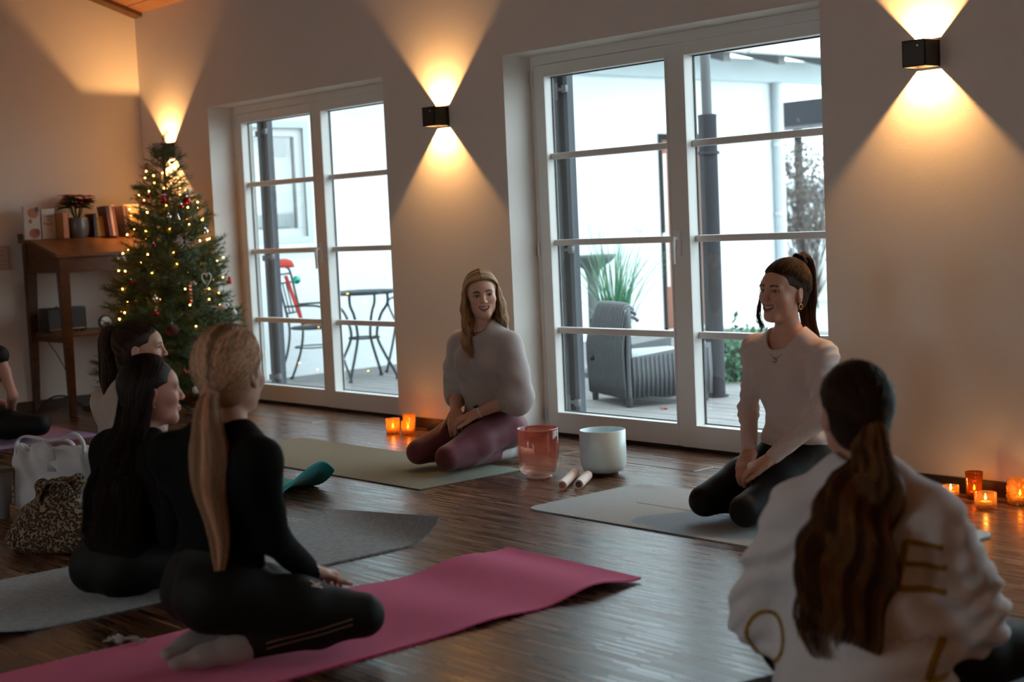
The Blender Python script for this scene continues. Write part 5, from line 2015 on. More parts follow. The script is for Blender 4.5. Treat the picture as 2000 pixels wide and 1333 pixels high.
        # eyes and teeth
        for q in (-1, 1):
            g = Matrix.Rotation(math.pi / 2, 3, 'X')
            b = MB()
            r_ = .0126
            for (a0, a1, mi) in ((0, .17, 2), (.17, .50, 1), (.50, 3.14, 0)):
                pr = [(r_ * math.sin(a0 + (a1 - a0) * k / 5), r_ * math.cos(a0 + (a1 - a0) * k / 5)) for k in range(6)]
                b.lathe(pr, 20, mi=mi)
            gz = s.gaze if hasattr(s, 'gaze') else (0, 0)
            rot = Matrix(rotm(gz[0], gz[1], 0).tolist()) @ g
            b.v = [tuple(s.hp(*((rot @ Vector(p)) + Vector((q * .0315, -.0690, .006))))) for p in b.v]
            b.build('eye', [pm('eye_white', (.72, .68, .66), .15), pm('iris_brown', (.09, .045, .025), .15), pm('pupil', (.004, .004, .004), .1)], s.root, smooth=True)
        if smile > .2:
            Pg = []
            for k in range(25):
                x_ = -1 + 2 * k / 24
                row = []
                for zz in (.0066, .001, -.0036):
                    row.append(s.hp(x_ * wdt * .84, -.0885 + .0115 * x_ * x_ - .0006 * abs(math.sin(k * math.pi / 3)), -.0575 + .0110 * smile * x_ * x_ + zz * smile * (1.05 - .5 * x_ * x_)))
                Pg.append([Vector(p) for p in row])
            MB().slab(Pg, -.002).build('teeth', pm('teeth', (.80, .76, .70), .25), s.root, smooth=True)
        return o

    def hand(s, sd, q, n=(0, 0, -1), curl=(25, 30, 20), spread=.0, thumb=None, flip=1):
        wr, hn = s.J['wr' + q], s.J['hn' + q]
        d = unit(hn - wr)
        n = unit(np.array(n, float) - d * (np.array(n, float) @ d))
        t = np.cross(d, n) * (1 if q == 'L' else -1) * flip       # towards the thumb
        M = np.stack([t, d, n], 1)
        k = .008
        sd.rbox(wr + d * .048, (.037, .047, .0135), .0125, M, .016)
        sd.cone(wr, .0235, wr + d * .03, .024, .02, sq=(n, 1.45))
        ls = (.068, .076, .071, .056)
        for j in range(4):
            off = (.0275 - .0185 * j)
            p = wr + d * (.090 - .004 * abs(j - 1.2)) + t * off - n * .001
            a = 0.0
            dirf = unit(d + t * spread * (1.5 - j))
            seg = (.46, .31, .23)
            for m in range(3):
                a += R(curl[m] + 3 * j)
                dd = dirf * math.cos(a) + n * math.sin(a)
                p2 = p + dd * ls[j] * seg[m]
                r0, r1 = .0086 - .0008 * m - (.0008 if j == 3 else 0), .0080 - .0008 * m - (.0008 if j == 3 else 0)
                sd.cone(p, r0, p2, r1, .0035 if m else .008)
                p = p2
        tb_ = thumb or (.55, .75, .25)
        p = wr + d * .022 + t * .026 + n * .004
        dd = unit(d * tb_[0] + t * tb_[1] + n * tb_[2])
        p2 = p + dd * .042
        sd.cone(p, .0135, p2, .0105, .012)
        dd2 = unit(dd + d * .55)
        p3 = p2 + dd2 * .030
        sd.cone(p2, .0102, p3, .0088, .004)
        sd.cone(p3, .0088, p3 + unit(dd2 + d * .25) * .020, .0072, .004)

    # ---- torso volume used by tops
    def torso(s, sd, g=.0, hip=.150, waist=.118, rib=.132, chest=.140, bust=.052, low=0.0, f=1.5):
        J, up, fw, si, L = s.J, s.up, s.fwd, s.side, s.TL
        p = [J['pel'] + up * low, J['pel'] + up * L * .36, J['pel'] + up * L * .58, J['nck'] - up * L * .24, J['nck'] - up * L * .12]
        r = [hip + g, waist + g, rib + g, chest + g, chest - .025 + g]
        for i in range(4):
            sd.cone(p[i], r[i], p[i + 1], r[i + 1], .03, sq=(fw, f))
        nb = J['nck'] - up * .02
        sd.cone(nb, .052 + g, nb - up * .05, .085 + g, .04, sq=(fw, 1.3))
        for q in ('L', 'R'):
            sh = J['sh' + q]
            sd.cone(nb - up * .01, .046 + g, sh, .046 + g, .05)
            sd.cone(sh - up * .02, .042 + g, J['pel'] + up * L * .62 + (sh - nb) * .42, .062 + g, .06)
        if bust:
            for q in (-1, 1):
                sd.ell(J['pel'] + up * L * .68 + fw * (.062 + g) + si * q * .068, bust + g, None, .05)

    def top(s, name, mat, g=.006, h=None, sleeve=1.0, rs=(.050, .043, .034), fold=.003, ff=60, hem=.0, neck=.068, neckz=.0, neckf=.02, hem_r=None, cuff=None, seed=1, tk={}, extra=None, keep=False, wrinkle=None):
        J = s.J
        pts = [J[k] for k in ('nck', 'shL', 'shR', 'elL', 'elR', 'wrL', 'wrR', 'pel')]
        lo, hi = np.min(pts, 0) - .24, np.max(pts, 0) + .2
        lo[2] = max(lo[2], -.004)
        sd = SDF(lo, hi, h or s.coarse)
        s.torso(sd, g, low=hem, **tk)
        if sleeve:
            for q in ('L', 'R'):
                sh, el, wr = J['sh' + q], J['el' + q], J['wr' + q]
                sd.cone(sh, rs[0], el, rs[1], .035)
                if sleeve > .01:
                    e = el + (wr - el) * sleeve
                    sd.cone(el, rs[1], e, rs[2], .02)
                    if cuff:
                        sd.cone(e, cuff, e + unit(wr - el) * .012, cuff, .015)
        if extra:
            extra(sd)
        if wrinkle:
            sd.ripple(wrinkle)
        if fold:
            sd.ripple(lambda X, Y, Z: fold * wav(X, Y, Z * .55, seed, ff) + fold * .6 * wav(X * 1.2, Y * 1.2, Z * 1.9, seed + 3, ff * .7))
        # openings: neck, cuffs, hem
        nb = J['nck'] + s.up * neckz + s.fwd * neckf
        sd.cone(nb, neck, nb + s.up * .2, neck, .006, 's')
        if sleeve:
            for q in ('L', 'R'):
                el, wr = J['el' + q], J['wr' + q]
                e = el + (wr - el) * sleeve
                d = unit(wr - el)
                sd.cone(e + d * .055, .045, e + d * .2, .07, .004, 's')
        c = J['pel'] + s.up * (hem - .25)
        n = -s.up
        P, F = sd.nets()
        cen = P[F].mean(1)
        below = (cen - (J['pel'] + s.up * (hem - .05))) @ s.up < 0
        if hem < 0:
            below = cen[:, 2] < .012
        # sleeves may hang lower than the hem: keep what is far from the spine
        rel = cen - J['pel']
        rad_ = np.linalg.norm(rel - np.outer(rel @ s.up, s.up), axis=1)
        armd = np.full(len(cen), 9.0)
        if sleeve:
            for q in ('L', 'R'):
                for a, b in ((J['sh' + q], J['el' + q]), (J['el' + q], J['wr' + q])):
                    ba = b - a
                    t = np.clip((cen - a) @ ba / (ba @ ba), 0, 1)
                    armd = np.minimum(armd, np.linalg.norm(cen - a - t[:, None] * ba, axis=1))
        F = F[~(below & (armd > .075))]
        o = link(name, np_mesh(name, P, F, mat), s.root)
        return (o, P, F) if keep else o

    def legs(s, name, mat, g=.0, h=None, fold=.0015, feet=True, thigh=(.088, .060), calf=(.056, .034), sock=None, sock_len=.10, bootm=None, waist=.20):
        J = s.J
        ks = ('pel', 'hipL', 'hipR', 'kneL', 'kneR', 'ankL', 'ankR', 'toeL', 'toeR')
        pts = [J[k] for k in ks]
        lo, hi = np.min(pts, 0) - .2, np.max(pts, 0) + .2
        lo[2] = -.004
        hi[2] = J['pel'][2] + waist + .06
        sd = SDF(lo, hi, h or s.coarse)
        up, fw, si = s.up, s.fwd, s.side
        hl = unit(J['hipL'] - J['hipR'])
        back = -unit((J['kneL'] + J['kneR']) / 2 - J['pel'])
        back[2] = 0
        back = unit(back)
        sd.ell(J['pel'] + back * .01, (.155, .118, .115), np.stack([hl, np.cross(V3((0, 0, 1)), hl), V3((0, 0, 1))], 1), .03)
        for q in (-1, 1):
            sd.ell(J['pel'] + back * .060 + hl * q * .068 - V3((0, 0, .035)), (.088, .088, .092), None, .05)
        sd.cone(J['pel'], .142, J['pel'] + up * waist * .8, .116, .05, sq=(fw, 1.42))
        for q in ('L', 'R'):
            hp_, kn, an, to = J['hip' + q], J['kne' + q], J['ank' + q], J['toe' + q]
            sd.cone(hp_, thigh[0] + g, hp_ + (kn - hp_) * .5, (thigh[0] + thigh[1]) / 2 + .006 + g, .04)
            sd.cone(hp_ + (kn - hp_) * .5, (thigh[0] + thigh[1]) / 2 + .006 + g, kn, thigh[1] + g, .035)
            sd.cone(kn, calf[0] - .004 + g, kn + (an - kn) * .35, calf[0] + g, .02)
            sd.cone(kn + (an - kn) * .35, calf[0] + g, an, calf[1] + g, .02)
        if fold:
            sd.ripple(lambda X, Y, Z: fold * wav(X, Y, Z, 12, 55))
        sd.v = np.maximum(sd.v, -(sd.ax[2][None, None, :] - .0015))
        o = sdf_obj(name, sd, mat, s.root)
        if feet:
            for q in ('L', 'R'):
                an, to, kn = J['ank' + q], J['toe' + q], J['kne' + q]
                d = unit(to - an)
                f0 = SDF(np.minimum(an, to) - .10, np.maximum(an, to) + .08, .005)
                a0 = an + unit(kn - an) * sock_len
                f0.cone(a0, calf[1] + .006, an, calf[1] + .004, .01)
                f0.cone(an - d * .025, .033, an + d * .02, .034, .02)
                f0.cone(an, .034, an + d * .09, .033, .02)
                f0.cone(an + d * .08, .033, to, .024, .02, sq=((0, 0, 1), 1.3))
                f0.v = np.maximum(f0.v, -(f0.ax[2][None, None, :] - .001))
                sdf_obj('sock' if sock else 'foot', f0, sock or skin_plain(s), s.root)
        return o

    # ---- hair helpers
    def cap(s, mat_col, grow=.007, hl=.082, low=True, nape=-.07):
        lo, hi = s.J['hd'] - .17, s.J['hd'] + .17
        sd = SDF(lo, hi, .0045)
        g = grow
        s.he(sd, (0, .014, .032), (.073 + g, .093 + g, .085 + g))
        if low:
            s.he(sd, (0, .043, nape + .040), (.056 + g * .5, .042 + g, .055), .04)
        s.he(sd, (0, -.116, .0), (.072, .066, hl), .012, 's')
        for q in (-1, 1):
            s.he(sd, (q * .082, -.044, -.040), (.034, .058, .072), .012, 's')
            s.he(sd, (q * .080, .012, -.010), (.014, .020, .030), .006, 's')
        s.he(sd, (0, -.06, -.10), (.1, .085, .085), .012, 's')
        P, F = sd.nets()
        rg_ = np.random.RandomState(3)
        c = np.array(mat_col)[None] * (.85 + .15 * np.sin(P[:, :1] * 900 + P[:, 1:2] * 300))
        return link('hair_cap', np_mesh('hair_cap', P, F, hair_mat, np.clip(c, 0, 1)), s.root)

    def scalp_dirs(s, S, seed, ymin=-.62):
        rg_ = np.random.RandomState(seed)
        out = []
        while len(out) < S:
            d = rg_.normal(size=3)
            d /= np.linalg.norm(d)
            x, y, z = d
            if z < -.88 + .56 * (y < .30) or (y < -.10 and z < .12 + .48 * (-.10 - y)) or (abs(x) > .72 and y < .30 and y > -.12 and z < .02) or (y <= -.10 and abs(x) > .6 and z < .02):
                continue
            out.append(d)
        return np.array(out)

    def on_scalp(s, d, g):
        """points on the grown cranium for unit directions d (...,3)"""
        r_ = np.array([.073, .093, .085]) + np.asarray(g)[..., None]
        k = 1 / np.sqrt(((d / r_) ** 2).sum(-1, keepdims=True))
        p = d * k + np.array([0, .014, .032])
        return s.J['hd'] + (p * s.hs) @ s.H.T

    def pulled(s, S, tie, col, alt, seed, g0=.0155, rad=.0014):
        """hair combed from the hairline to the tie point (head coordinates)"""
        rg_ = np.random.RandomState(seed)
        d0 = s.scalp_dirs(S, seed)
        t_ = np.array(tie) - np.array([0, .014, .032])
        d1 = t_ / np.linalg.norm(t_)
        K = 7
        C_ = []
        for k in range(K):
            f = k / (K - 1)
            d = d0 * (1 - f) + (d1[None] + rg_.normal(0, .05, (S, 3))) * f
            d = d / np.linalg.norm(d, axis=1, keepdims=True)
            g = .0110 - .002 * (1 - f) ** 3 + rg_.uniform(-.001, .0030, S) + .010 * f ** 3
            C_.append(s.on_scalp(d, g))
        return strands('hair_strands', np.stack(C_, 1), rad, tints(col, S, seed, .3, alt, .2, np.floor((np.arctan2(d0[:, 0], d0[:, 2]) / math.pi + 1) * 22)), s.root, 12, None, .8, seed)

    def tail(s, S, path, radii, col, alt, seed, wave=None, rad=.0011, N=22, flat=1.0, core=True, shag=.25, name='ponytail'):
        """bundle following path (local points) with bundle radii"""
        rg_ = np.random.RandomState(seed)
        path = np.array(path, float)
        K = len(path)
        T = np.gradient(path, axis=0)
        T /= np.linalg.norm(T, axis=1, keepdims=True)
        si = s.side
        A = si[None] - T * (T @ si)[:, None]
        A /= np.linalg.norm(A, axis=1, keepdims=True)
        B = np.cross(T, A)
        th = rg_.uniform(0, 2 * math.pi, S)
        rr = np.sqrt(rg_.uniform(.15, 1, S))
        C_ = path[None] + (A[None] * (np.cos(th) * rr)[:, None, None] + B[None] * (np.sin(th) * rr * flat)[:, None, None]) * np.array(radii)[None, :, None]
        # uneven ends
        ln = 1 - shag * rg_.rand(S) ** 1.5
        q = np.linspace(0, K - 1, K)[None] * ln[:, None]
        i = np.clip(q.astype(int), 0, K - 2)
        f = (q - i)[..., None]
        rows = np.arange(S)[:, None]
        C_ = C_[rows, i] * (1 - f) + C_[rows, i + 1] * f
        o = strands(name, C_, rad, tints(col, S, seed, .35, alt, .25, np.floor(th / (2 * math.pi) * 26)), s.root, N, wave, .45, seed)
        if core:
            pts = np.array(catmull([Vector(p) for p in path], 4))
            rad_i = np.interp(np.linspace(0, K - 1, len(pts)), np.arange(K), np.array(radii)) * .58
            n = int(len(pts) * (1 - shag * .75))
            mb_ = MB()
            n_r = 12
            Pm = []
            Tn = np.gradient(pts, axis=0)
            Tn /= np.linalg.norm(Tn, axis=1, keepdims=True)
            A2 = si[None] - Tn * (Tn @ si)[:, None]
            A2 /= np.linalg.norm(A2, axis=1, keepdims=True)
            B2 = np.cross(Tn, A2)
            for k in range(n):
                e = rad_i[k] * (1 if k < n - 4 else .9 - .28 * (k - n + 4))
                Pm.append([tuple(pts[k] + (A2[k] * math.cos(a) + B2[k] * math.sin(a) * flat) * e) for a in [2 * math.pi * j / n_r for j in range(n_r + 1)]])
            mb_.grid(Pm)
            mb_.add(Pm[-1][:-1], [tuple(range(n_r))])
            me = mb_.mesh('hair_core', hair_mat, True)
            a = me.color_attributes.new('tint', 'FLOAT_COLOR', 'POINT')
            cc = np.tile(np.array([*(np.array(col) * .7), 1.0]), (len(me.vertices), 1))
            a.data.foreach_set('color', cc.astype(np.float32).ravel())
            link('hair_core', me, s.root)
        return o

    def tie(s, p, r0, mat, axis_):
        ax_ = Vector(unit(axis_))
        u = ax_.orthogonal().normalized()
        w_ = ax_.cross(u)
        c = Vector(s.hp(*p))
        pts = [c + (u * math.cos(a) + w_ * math.sin(a)) * r0 * (1 + .08 * math.sin(5 * a)) for a in [2 * math.pi * k / 24 for k in range(24)]]
        MB().tube(pts, r0 * .45, 8, closed=True).build('hair_tie', mat, s.root, smooth=True)


def skin_plain(s):
    return pm('skin_plain_%d' % int(s.skin[0] * 1000), tuple(s.skin), .5, noise=(30, .15), sss=.1)

def loose(s, S, seed, col, alt, ends, yr=(-.045, .09), wave=None, rad=.0011, N=24, gap_=0.0, sides=(-1, 1), out=.0, part=.0):
    """hair parted on top falling to the points ends(q, f) -> three local points (jaw, shoulder, tip) in head offsets"""
    rg_ = np.random.RandomState(seed)
    C_ = []
    cl = []
    for k in range(S):
        q = sides[rg_.randint(len(sides))]
        f = gap_ + (1 - gap_) * rg_.rand()
        lay = rg_.rand()
        g = .0090 + .009 * lay
        yd = -.84 + 1.42 * f
        d0 = unit((part + q * .014, yd, .86 - .42 * abs(yd)))
        d1 = unit((q * .50, yd * .92, .74 - .30 * abs(yd)))
        d2 = unit((q * .90, -.60 + 1.38 * f, .30))
        d3 = unit((q * (1.0 - .55 * max(0, f - .55)), -.40 + 1.33 * f, -.14))
        p = [s.on_scalp(d, np.array(g)) for d in (d0, d1, d2, d3)]
        e = ends(q, f)
        j = rg_.normal(0, .007, (len(e), 3)) * np.linspace(.7, 1.5, len(e))[:, None]
        for i, (x, y, z) in enumerate(e):
            o = (1 + (out + .25 * (lay - .5)) * (i > 0))
            p.append(s.J['hd'] + s.H @ np.array([x * o, y, 0]) * s.hs + np.array([0, 0, z]) + j[i])
        tipcut = rg_.uniform(.0, .16)
        p[-1] = p[-1] * (1 - tipcut) + p[-2] * tipcut
        C_.append(p)
        cl.append(int(f * 16) * 2 + (q > 0))
    return strands('hair_strands', np.array(C_), rad, tints(col, S, seed, .32, alt, .25, np.array(cl)), s.root, N, wave, .5, seed)


def hair_mass(s, chains, col, h=.006):
    pts = np.concatenate([np.array(c[0]) for c in chains])
    sd = SDF(pts.min(0) - .07, pts.max(0) + .07, h)
    for c, r_, fl in chains:
        sd.chain(c, r_, .03, 'u', fl)
    P, F = sd.nets()
    cc = np.array(col)[None] * (.75 + .2 * np.sin(P[:, :1] * 700 + 2 * np.sin(P[:, 2:3] * 40)))
    return link('hair_mass', np_mesh('hair_mass', P, F, hair_mat, np.clip(cc, 0, 1)), s.root)


def project_print(obj_P, obj_F, pts2d, mat, name, parent, origin, ex, ez, dirn, th=.0012):
    """thin print: small quads (in the ex/ez plane) laid onto the cloth surface along dirn"""
    bv = BVHTree.FromPolygons([tuple(p) for p in obj_P], [tuple(int(i) for i in f) for f in obj_F])
    b = MB()
    for quad in pts2d:
        rows = []
        (x0, z0), (x1, z1), w_ = quad
        d = Vector((x1 - x0, z1 - z0, 0))
        L = d.length
        d.normalize()
        n = Vector((-d.y, d.x, 0))
        for i in range(max(2, int(L / .008)) + 1):
            t = i / max(2, int(L / .008))
            row = []
            for sgn in (-1, -.33, .33, 1):
                u = x0 + (x1 - x0) * t + n.x * w_ * sgn
                v = z0 + (z1 - z0) * t + n.y * w_ * sgn
                o = Vector(origin) + Vector(ex) * u + Vector(ez) * v - Vector(dirn) * .4
                hit = bv.ray_cast(o, Vector(dirn))
                row.append((hit[0] + hit[1] * .0012) if hit[0] is not None else None)
            rows.append(row)
        if any(p is None for r_ in rows for p in r_):
            rows = [r_ for r_ in rows if all(p is not None for p in r_)]
        if len(rows) > 1:
            b.slab(rows, .0006)
    if b.v:
        return b.build(name, mat, parent, smooth=True)


cloth = lambda n, c, r_=.85, sc=90: pm(n, c, r_, noise=(sc, .18), bump=(320, .12), spec=.2, sheen=.2)
gold = pm('gold_metal', (.75, .45, .15), .25, metal=1.0)
white_sock = cloth('white_sock_cotton', (.72, .72, .72))
grey_sock = cloth('grey_sock_wool', (.34, .30, .28), .95, 40)
black_leg = pm('black_leggings', (.008, .009, .009), .6, noise=(90, .18), bump=(320, .1), spec=.18)

# ---------------------------------------------------------------- 1 woman in the grey blouse
p = Person('smiling blonde woman in a grey blouse and burgundy leggings kneeling on the olive mat', (-5.66, -.62), R(-8),
           dict(pel=(.003, .02, .20), hipL=(.09, .025, .18), hipR=(-.085, .027, .195), kneL=(.185, -.365, .083), kneR=(-.09, -.37, .083), ankL=(.06, .03, .048), ankR=(-.08, .045, .052),
                toeL=(.060, .19, .03), toeR=(-.056, .20, .03), nck=(-.007, -.012, .672), hd=(.010, -.022, .842), shL=(.140, .042, .594), shR=(-.155, -.056, .598),
                elL=(.250, .028, .352), elR=(-.225, -.057, .352), wrL=(.105, -.145, .268), wrR=(-.040, -.178, .264), hnL=(.060, -.212, .240), hnR=(.020, -.222, .222)),
           (62, 2, -5), (.72, .43, .31), 1.0, .0028)
p.gaze = (8, 0)
p.body(1.0, dict(L=dict(n=(-.1, .2, -1), curl=(28, 32, 20), thumb=(.7, .5, .1)), R=dict(n=(0, .2, -1), curl=(30, 35, 20), thumb=(.6, .6, .2))), fa=1.0, blush=.45)


def grey_extra(sd):
    J = p.J
    for q in ('L', 'R'):
        sh, el, wr = J['sh' + q], J['el' + q], J['wr' + q]
        sd.cone(sh, .046, sh + (el - sh) * .6, .058, .05)
        sd.cone(sh + (el - sh) * .6, .058, el + (wr - el) * .12 + V3((0, 0, -.012)), .078 if q == 'L' else .058, .04)
        sd.cone(sh + (el - sh) * .35, .045, J['pel'] + p.up * .22 + (sh - J['nck']) * .55, .055, .06)
    sd.cone(J['pel'] + p.up * .055, .135, J['pel'] + p.up * .13, .142, .03, sq=(p.fwd, 1.35))


blouse = cloth('taupe_grey_jersey', (.50, .44, .42), .8, 60)
p.top('blouse', blouse, .014,   .0055, .30, (.048, .056, .046), .0045, 42, .065, .072, .012, .02, cuff=.047, seed=5, extra=grey_extra, wrinkle=lambda X, Y, Z: .004 * np.sin(62 * (X * .9 + .3 * Z) + 4 * np.sin(14 * Z)) * np.clip((.62 - Z) / .25, 0, 1), tk=dict(waist=.128, chest=.130))
p.legs('leggings', cloth('burgundy_leggings', (.18, .055, .075), .6), .002, .0055, .0015, sock=white_sock, sock_len=.05)
HB, HBa = (.80, .44, .19), (1.0, .74, .42)
p.cap((.46, .26, .12), .007, .094)


def ends1(q, f):
    y0 = -.050 + .13 * f
    return [(q * (.088 - .02 * f), y0, -.095), (q * (.098 - .035 * f), y0 - .004, -.185), (q * (.082 - .03 * f), y0 - .030 * (1 - f), -.295 + .05 * f)]


loose(p, 2400, 11, HB, HBa, ends1, wave=(.011, 66, .38), rad=.0013, N=30, part=.012)
hm = []
for q in (-1, 1):
    c = [p.hp(q * .078, .012, .02), p.hp(q * .086, .012, -.06), p.hp(q * .086, .008, -.13), p.hp(q * .084, -.01, -.20), p.hp(q * .074, -.028, -.265)]
    hm.append((c, [.022, .026, .028, .024, .010], None))
c = [p.hp(0, .085, .02), p.hp(0, .095, -.06), p.hp(0, .10, -.14), p.hp(0, .10, -.20)]
hm.append((c, [.05, .055, .055, .03], None))
hair_mass(p, hm, (.56, .31, .14))
wt = MB()
wd = unit(p.J['wrL'] - p.J['elL'])
wc_ = p.J['wrL'] - wd * .012
fr = np.stack([np.cross(wd, (0, 0, 1)) / np.linalg.norm(np.cross(wd, (0, 0, 1))), wd, np.cross(np.cross(wd, (0, 0, 1)), wd)], 1)
u_, v_ = unit(np.cross(wd, (0, 0, 1))), None
v_ = np.cross(u_, wd)
ring = [Vector(wc_ + (u_ * math.cos(a) + v_ * math.sin(a)) * .0285) for a in [2 * math.pi * k / 28 for k in range(28)]]
P_ = [[r_ - Vector(wd) * .010, r_ + Vector(wd) * .010] for r_ in ring + ring[:1]]
watch = MB().slab(P_, .003).build('watch', pm('white_strap', (.72, .66, .62), .5), p.root, smooth=True)
vv = v_ * .6 - u_ * .8
MB().ball(wc_ + unit(v_) * .030, (.016, .016, .008), 14).build('watch_case', black_metal, watch, smooth=True)
ring = [Vector(p.J['nck'] + p.up * .012 + p.fwd * .022 + (p.side * math.cos(a) * .066 + p.fwd * math.sin(a) * .066 - p.up * .022 * max(0, math.sin(a)))) for a in [2 * math.pi * k / 40 for k in range(40)]]
nk = MB().tube(ring, .0016, 5, closed=True).build('necklace', pm('dark_beads', (.10, .05, .04), .4), p.root, smooth=True)
for a in (1.2, 1.45, 1.7, 1.95):
    MB().ball(Vector(p.J['nck'] + p.up * (.012 - .022 * math.sin(a)) + p.fwd * .022 + p.side * math.cos(a) * .067 + p.fwd * math.sin(a) * .067), .0045, 8).build('bead', pm('dark_beads', (.10, .05, .04)), nk, smooth=True)
for q in (-1, 1):
    MB().ball(p.hp(q * .077, .006, -.042), .004, 8).build('earring', gold, p.root, smooth=True)

# ---------------------------------------------------------------- 2 woman in the cream top
p = Person('laughing dark haired woman in a cream long-sleeved top kneeling on the light grey mat', (-3.63, -.78), R(-13),
           dict(pel=(.008, .015, .218), hipL=(.093, .026, .200), hipR=(-.080, .013, .215), kneL=(.165, -.365, .083), kneR=(-.095, -.365, .083), ankL=(.075, .037, .058), ankR=(-.079, .046, .058),
                toeL=(.057, .202, .029), toeR=(-.056, .209, .029), nck=(-.012, .006, .700), hd=(-.012, -.012, .878), shL=(.140, .046, .632), shR=(-.166, -.036, .650),
                elL=(.228, -.049, .408), elR=(-.202, -.059, .404), wrL=(.112, -.205, .252), wrR=(-.048, -.178, .256), hnL=(.056, -.262, .212), hnR=(-.005, -.240, .206)),
           (9, -2, 3), (.66, .36, .25), 1.03, .0026)
p.gaze = (-4, 0)
p.body(1.0, dict(L=dict(n=(-.2, .2, -1), curl=(22, 28, 18), thumb=(.8, .45, .1)), R=dict(n=(.2, .1, -1), curl=(26, 32, 18), thumb=(.7, .5, .2))), ua=.8, fa=.76, blush=.35, brow=(.025, .014, .010), lips=(.50, .17, .15))
cream = cloth('cream_rib_jersey', (.72, .58, .53), .8, 50)
p.top('long_sleeved_top', cream, .005, .0055, .93, (.047, .040, .031), .0022, 75, .085, .074, -.008, .018, seed=9, tk=dict(waist=.112), wrinkle=lambda X, Y, Z: .0022 * np.sin(150 * Z + 6 * np.sin(18 * X)) * np.clip((np.abs(X) - .13) / .05, 0, 1) + .003 * np.sin(85 * Z + 3 * np.sin(12 * X)) * np.clip(1 - np.abs(Z - .36) / .07, 0, 1))
p.legs('leggings', black_leg, .001, .0055, .001, sock=black_leg, sock_len=.03)
HC, HCa = (.075, .036, .020), (.15, .075, .038)
p.cap((.05, .024, .014), .007, .090)
tie_ = (0, .075, .118)
p.pulled(2400, tie_, HC, HCa, 21)
base = p.hp(*tie_)
path = [base + p.H @ V3((0, -.004, -.004)), p.hp(.0, .100, .132), p.hp(.0, .128, .105), p.hp(0, .138, .04), p.hp(.0, .135, -.05), p.hp(.006, .140, -.13), p.hp(.014, .165, -.20), p.hp(.020, .185, -.235)]
p.tail(1100, path, [.016, .022, .028, .032, .034, .032, .026, .020], HC, HCa, 22, wave=(.004, 40, .3), rad=.0011, shag=.3)
p.tie((0, .082, .122), .022, cloth('black_scrunchie', (.008, .008, .009)), p.H @ V3((0, .75, .65)))
# loose lock by the near cheek
loc_ = []
rg_ = np.random.RandomState(3)
for k in range(60):
    j = rg_.normal(0, .004, 3)
    loc_.append([p.hp(-.060, -.062, .05), p.hp(-.074, -.052, -.01), p.hp(-.076, -.050, -.07) + j, p.hp(-.070, -.055, -.11) + j, p.hp(-.062, -.050, -.145) + j * 1.5])
strands('loose_lock', np.array(loc_), .001, tints(HC, len(loc_), 4), p.root, 16, (.006, 60, .4), .4, 4)
chain = [Vector(p.J['nck'] + p.up * .012 + p.side * math.cos(a) * .060 + p.fwd * (.022 + math.sin(a) * .076) - p.up * .085 * max(0, math.sin(a)) ** 1.6) for a in [2 * math.pi * k / 48 for k in range(48)]]
nk = MB().tube(chain, .0011, 5, closed=True).build('necklace', gold, p.root, smooth=True)
q_ = min(chain, key=lambda v: v.z)
MB().ball(q_ + Vector(p.fwd * .006) - Vector((0, 0, .010)), (.009, .005, .009), 12).build('pendant', gold, nk, smooth=True)
for q in (-1, 1):
    er = [Vector(p.hp(q * .0775, .010 + .009 * math.sin(a), -.050 + .010 * math.cos(a))) for a in [2 * math.pi * k / 18 for k in range(18)]]
    MB().tube(er, .0016, 6, closed=True).build('earring', gold, p.root, smooth=True)
wr_ = p.J['wrR']
wd = unit(wr_ - p.J['elR'])
u_ = unit(np.cross(wd, (0, 0, 1)))
v_ = np.cross(u_, wd)
MB().tube([Vector(wr_ + wd * .012 + (u_ * math.cos(a) + v_ * math.sin(a)) * .028) for a in [2 * math.pi * k / 24 for k in range(24)]], .0014, 5, closed=True).build('bracelet', gold, p.root, smooth=True)

# ---------------------------------------------------------------- 3 blonde in black, foreground
p = Person('blonde woman with a low ponytail in black seen from behind on the pink mat', (-3.68, -3.38), R(172),
           dict(pel=(.0, -.045, .222), hipL=(.085, -.040, .190), hipR=(-.085, -.036, .190), kneL=(.116, -.392, .085), kneR=(-.195, -.392, .095), ankL=(.060, -.045, .058), ankR=(-.110, -.035, .050),
                toeL=(.035, .105, .032), toeR=(-.075, .120, .032), nck=(-.078, -.062, .652), hd=(-.062, -.090, .812), shL=(.060, .050, .592), shR=(-.235, -.085, .592),
                elL=(.200, -.010, .370), elR=(-.165, -.143, .352), wrL=(.065, -.197, .300), wrR=(-.070, -.300, .215), hnL=(.017, -.265, .270), hnR=(-.025, -.365, .195)),
           (38, -3, 0), (.68, .42, .31), 1.09, .0032)
p.body(0.0, dict(R=dict(n=(0, .1, -1), curl=(22, 25, 18))), blush=.4)
blk = pm('black_knit_top', (.006, .0065, .0065), .85, noise=(90, .18), bump=(320, .12), spec=.1)
p.top('black_top', blk, .006, .0065, .96, (.052, .044, .036), .003, 50, .02, .062, .004, .012, seed=15, tk=dict(waist=.122, bust=.045))
lg = p.legs('leggings', black_leg, .003, .0065, .0015, sock=grey_sock, sock_len=.045)
BL, BLa = (.66, .38, .22), (.90, .62, .42)
p.cap((.58, .33, .19), .007, .090)
tie_ = (0, .100, -.030)
p.pulled(3400, tie_, BL, BLa, 31)
b0 = p.hp(*tie_)
dn = V3((0, 0, -1))
bk = p.H @ V3((0, 1, 0))
sdv = p.H @ V3((1, 0, 0))
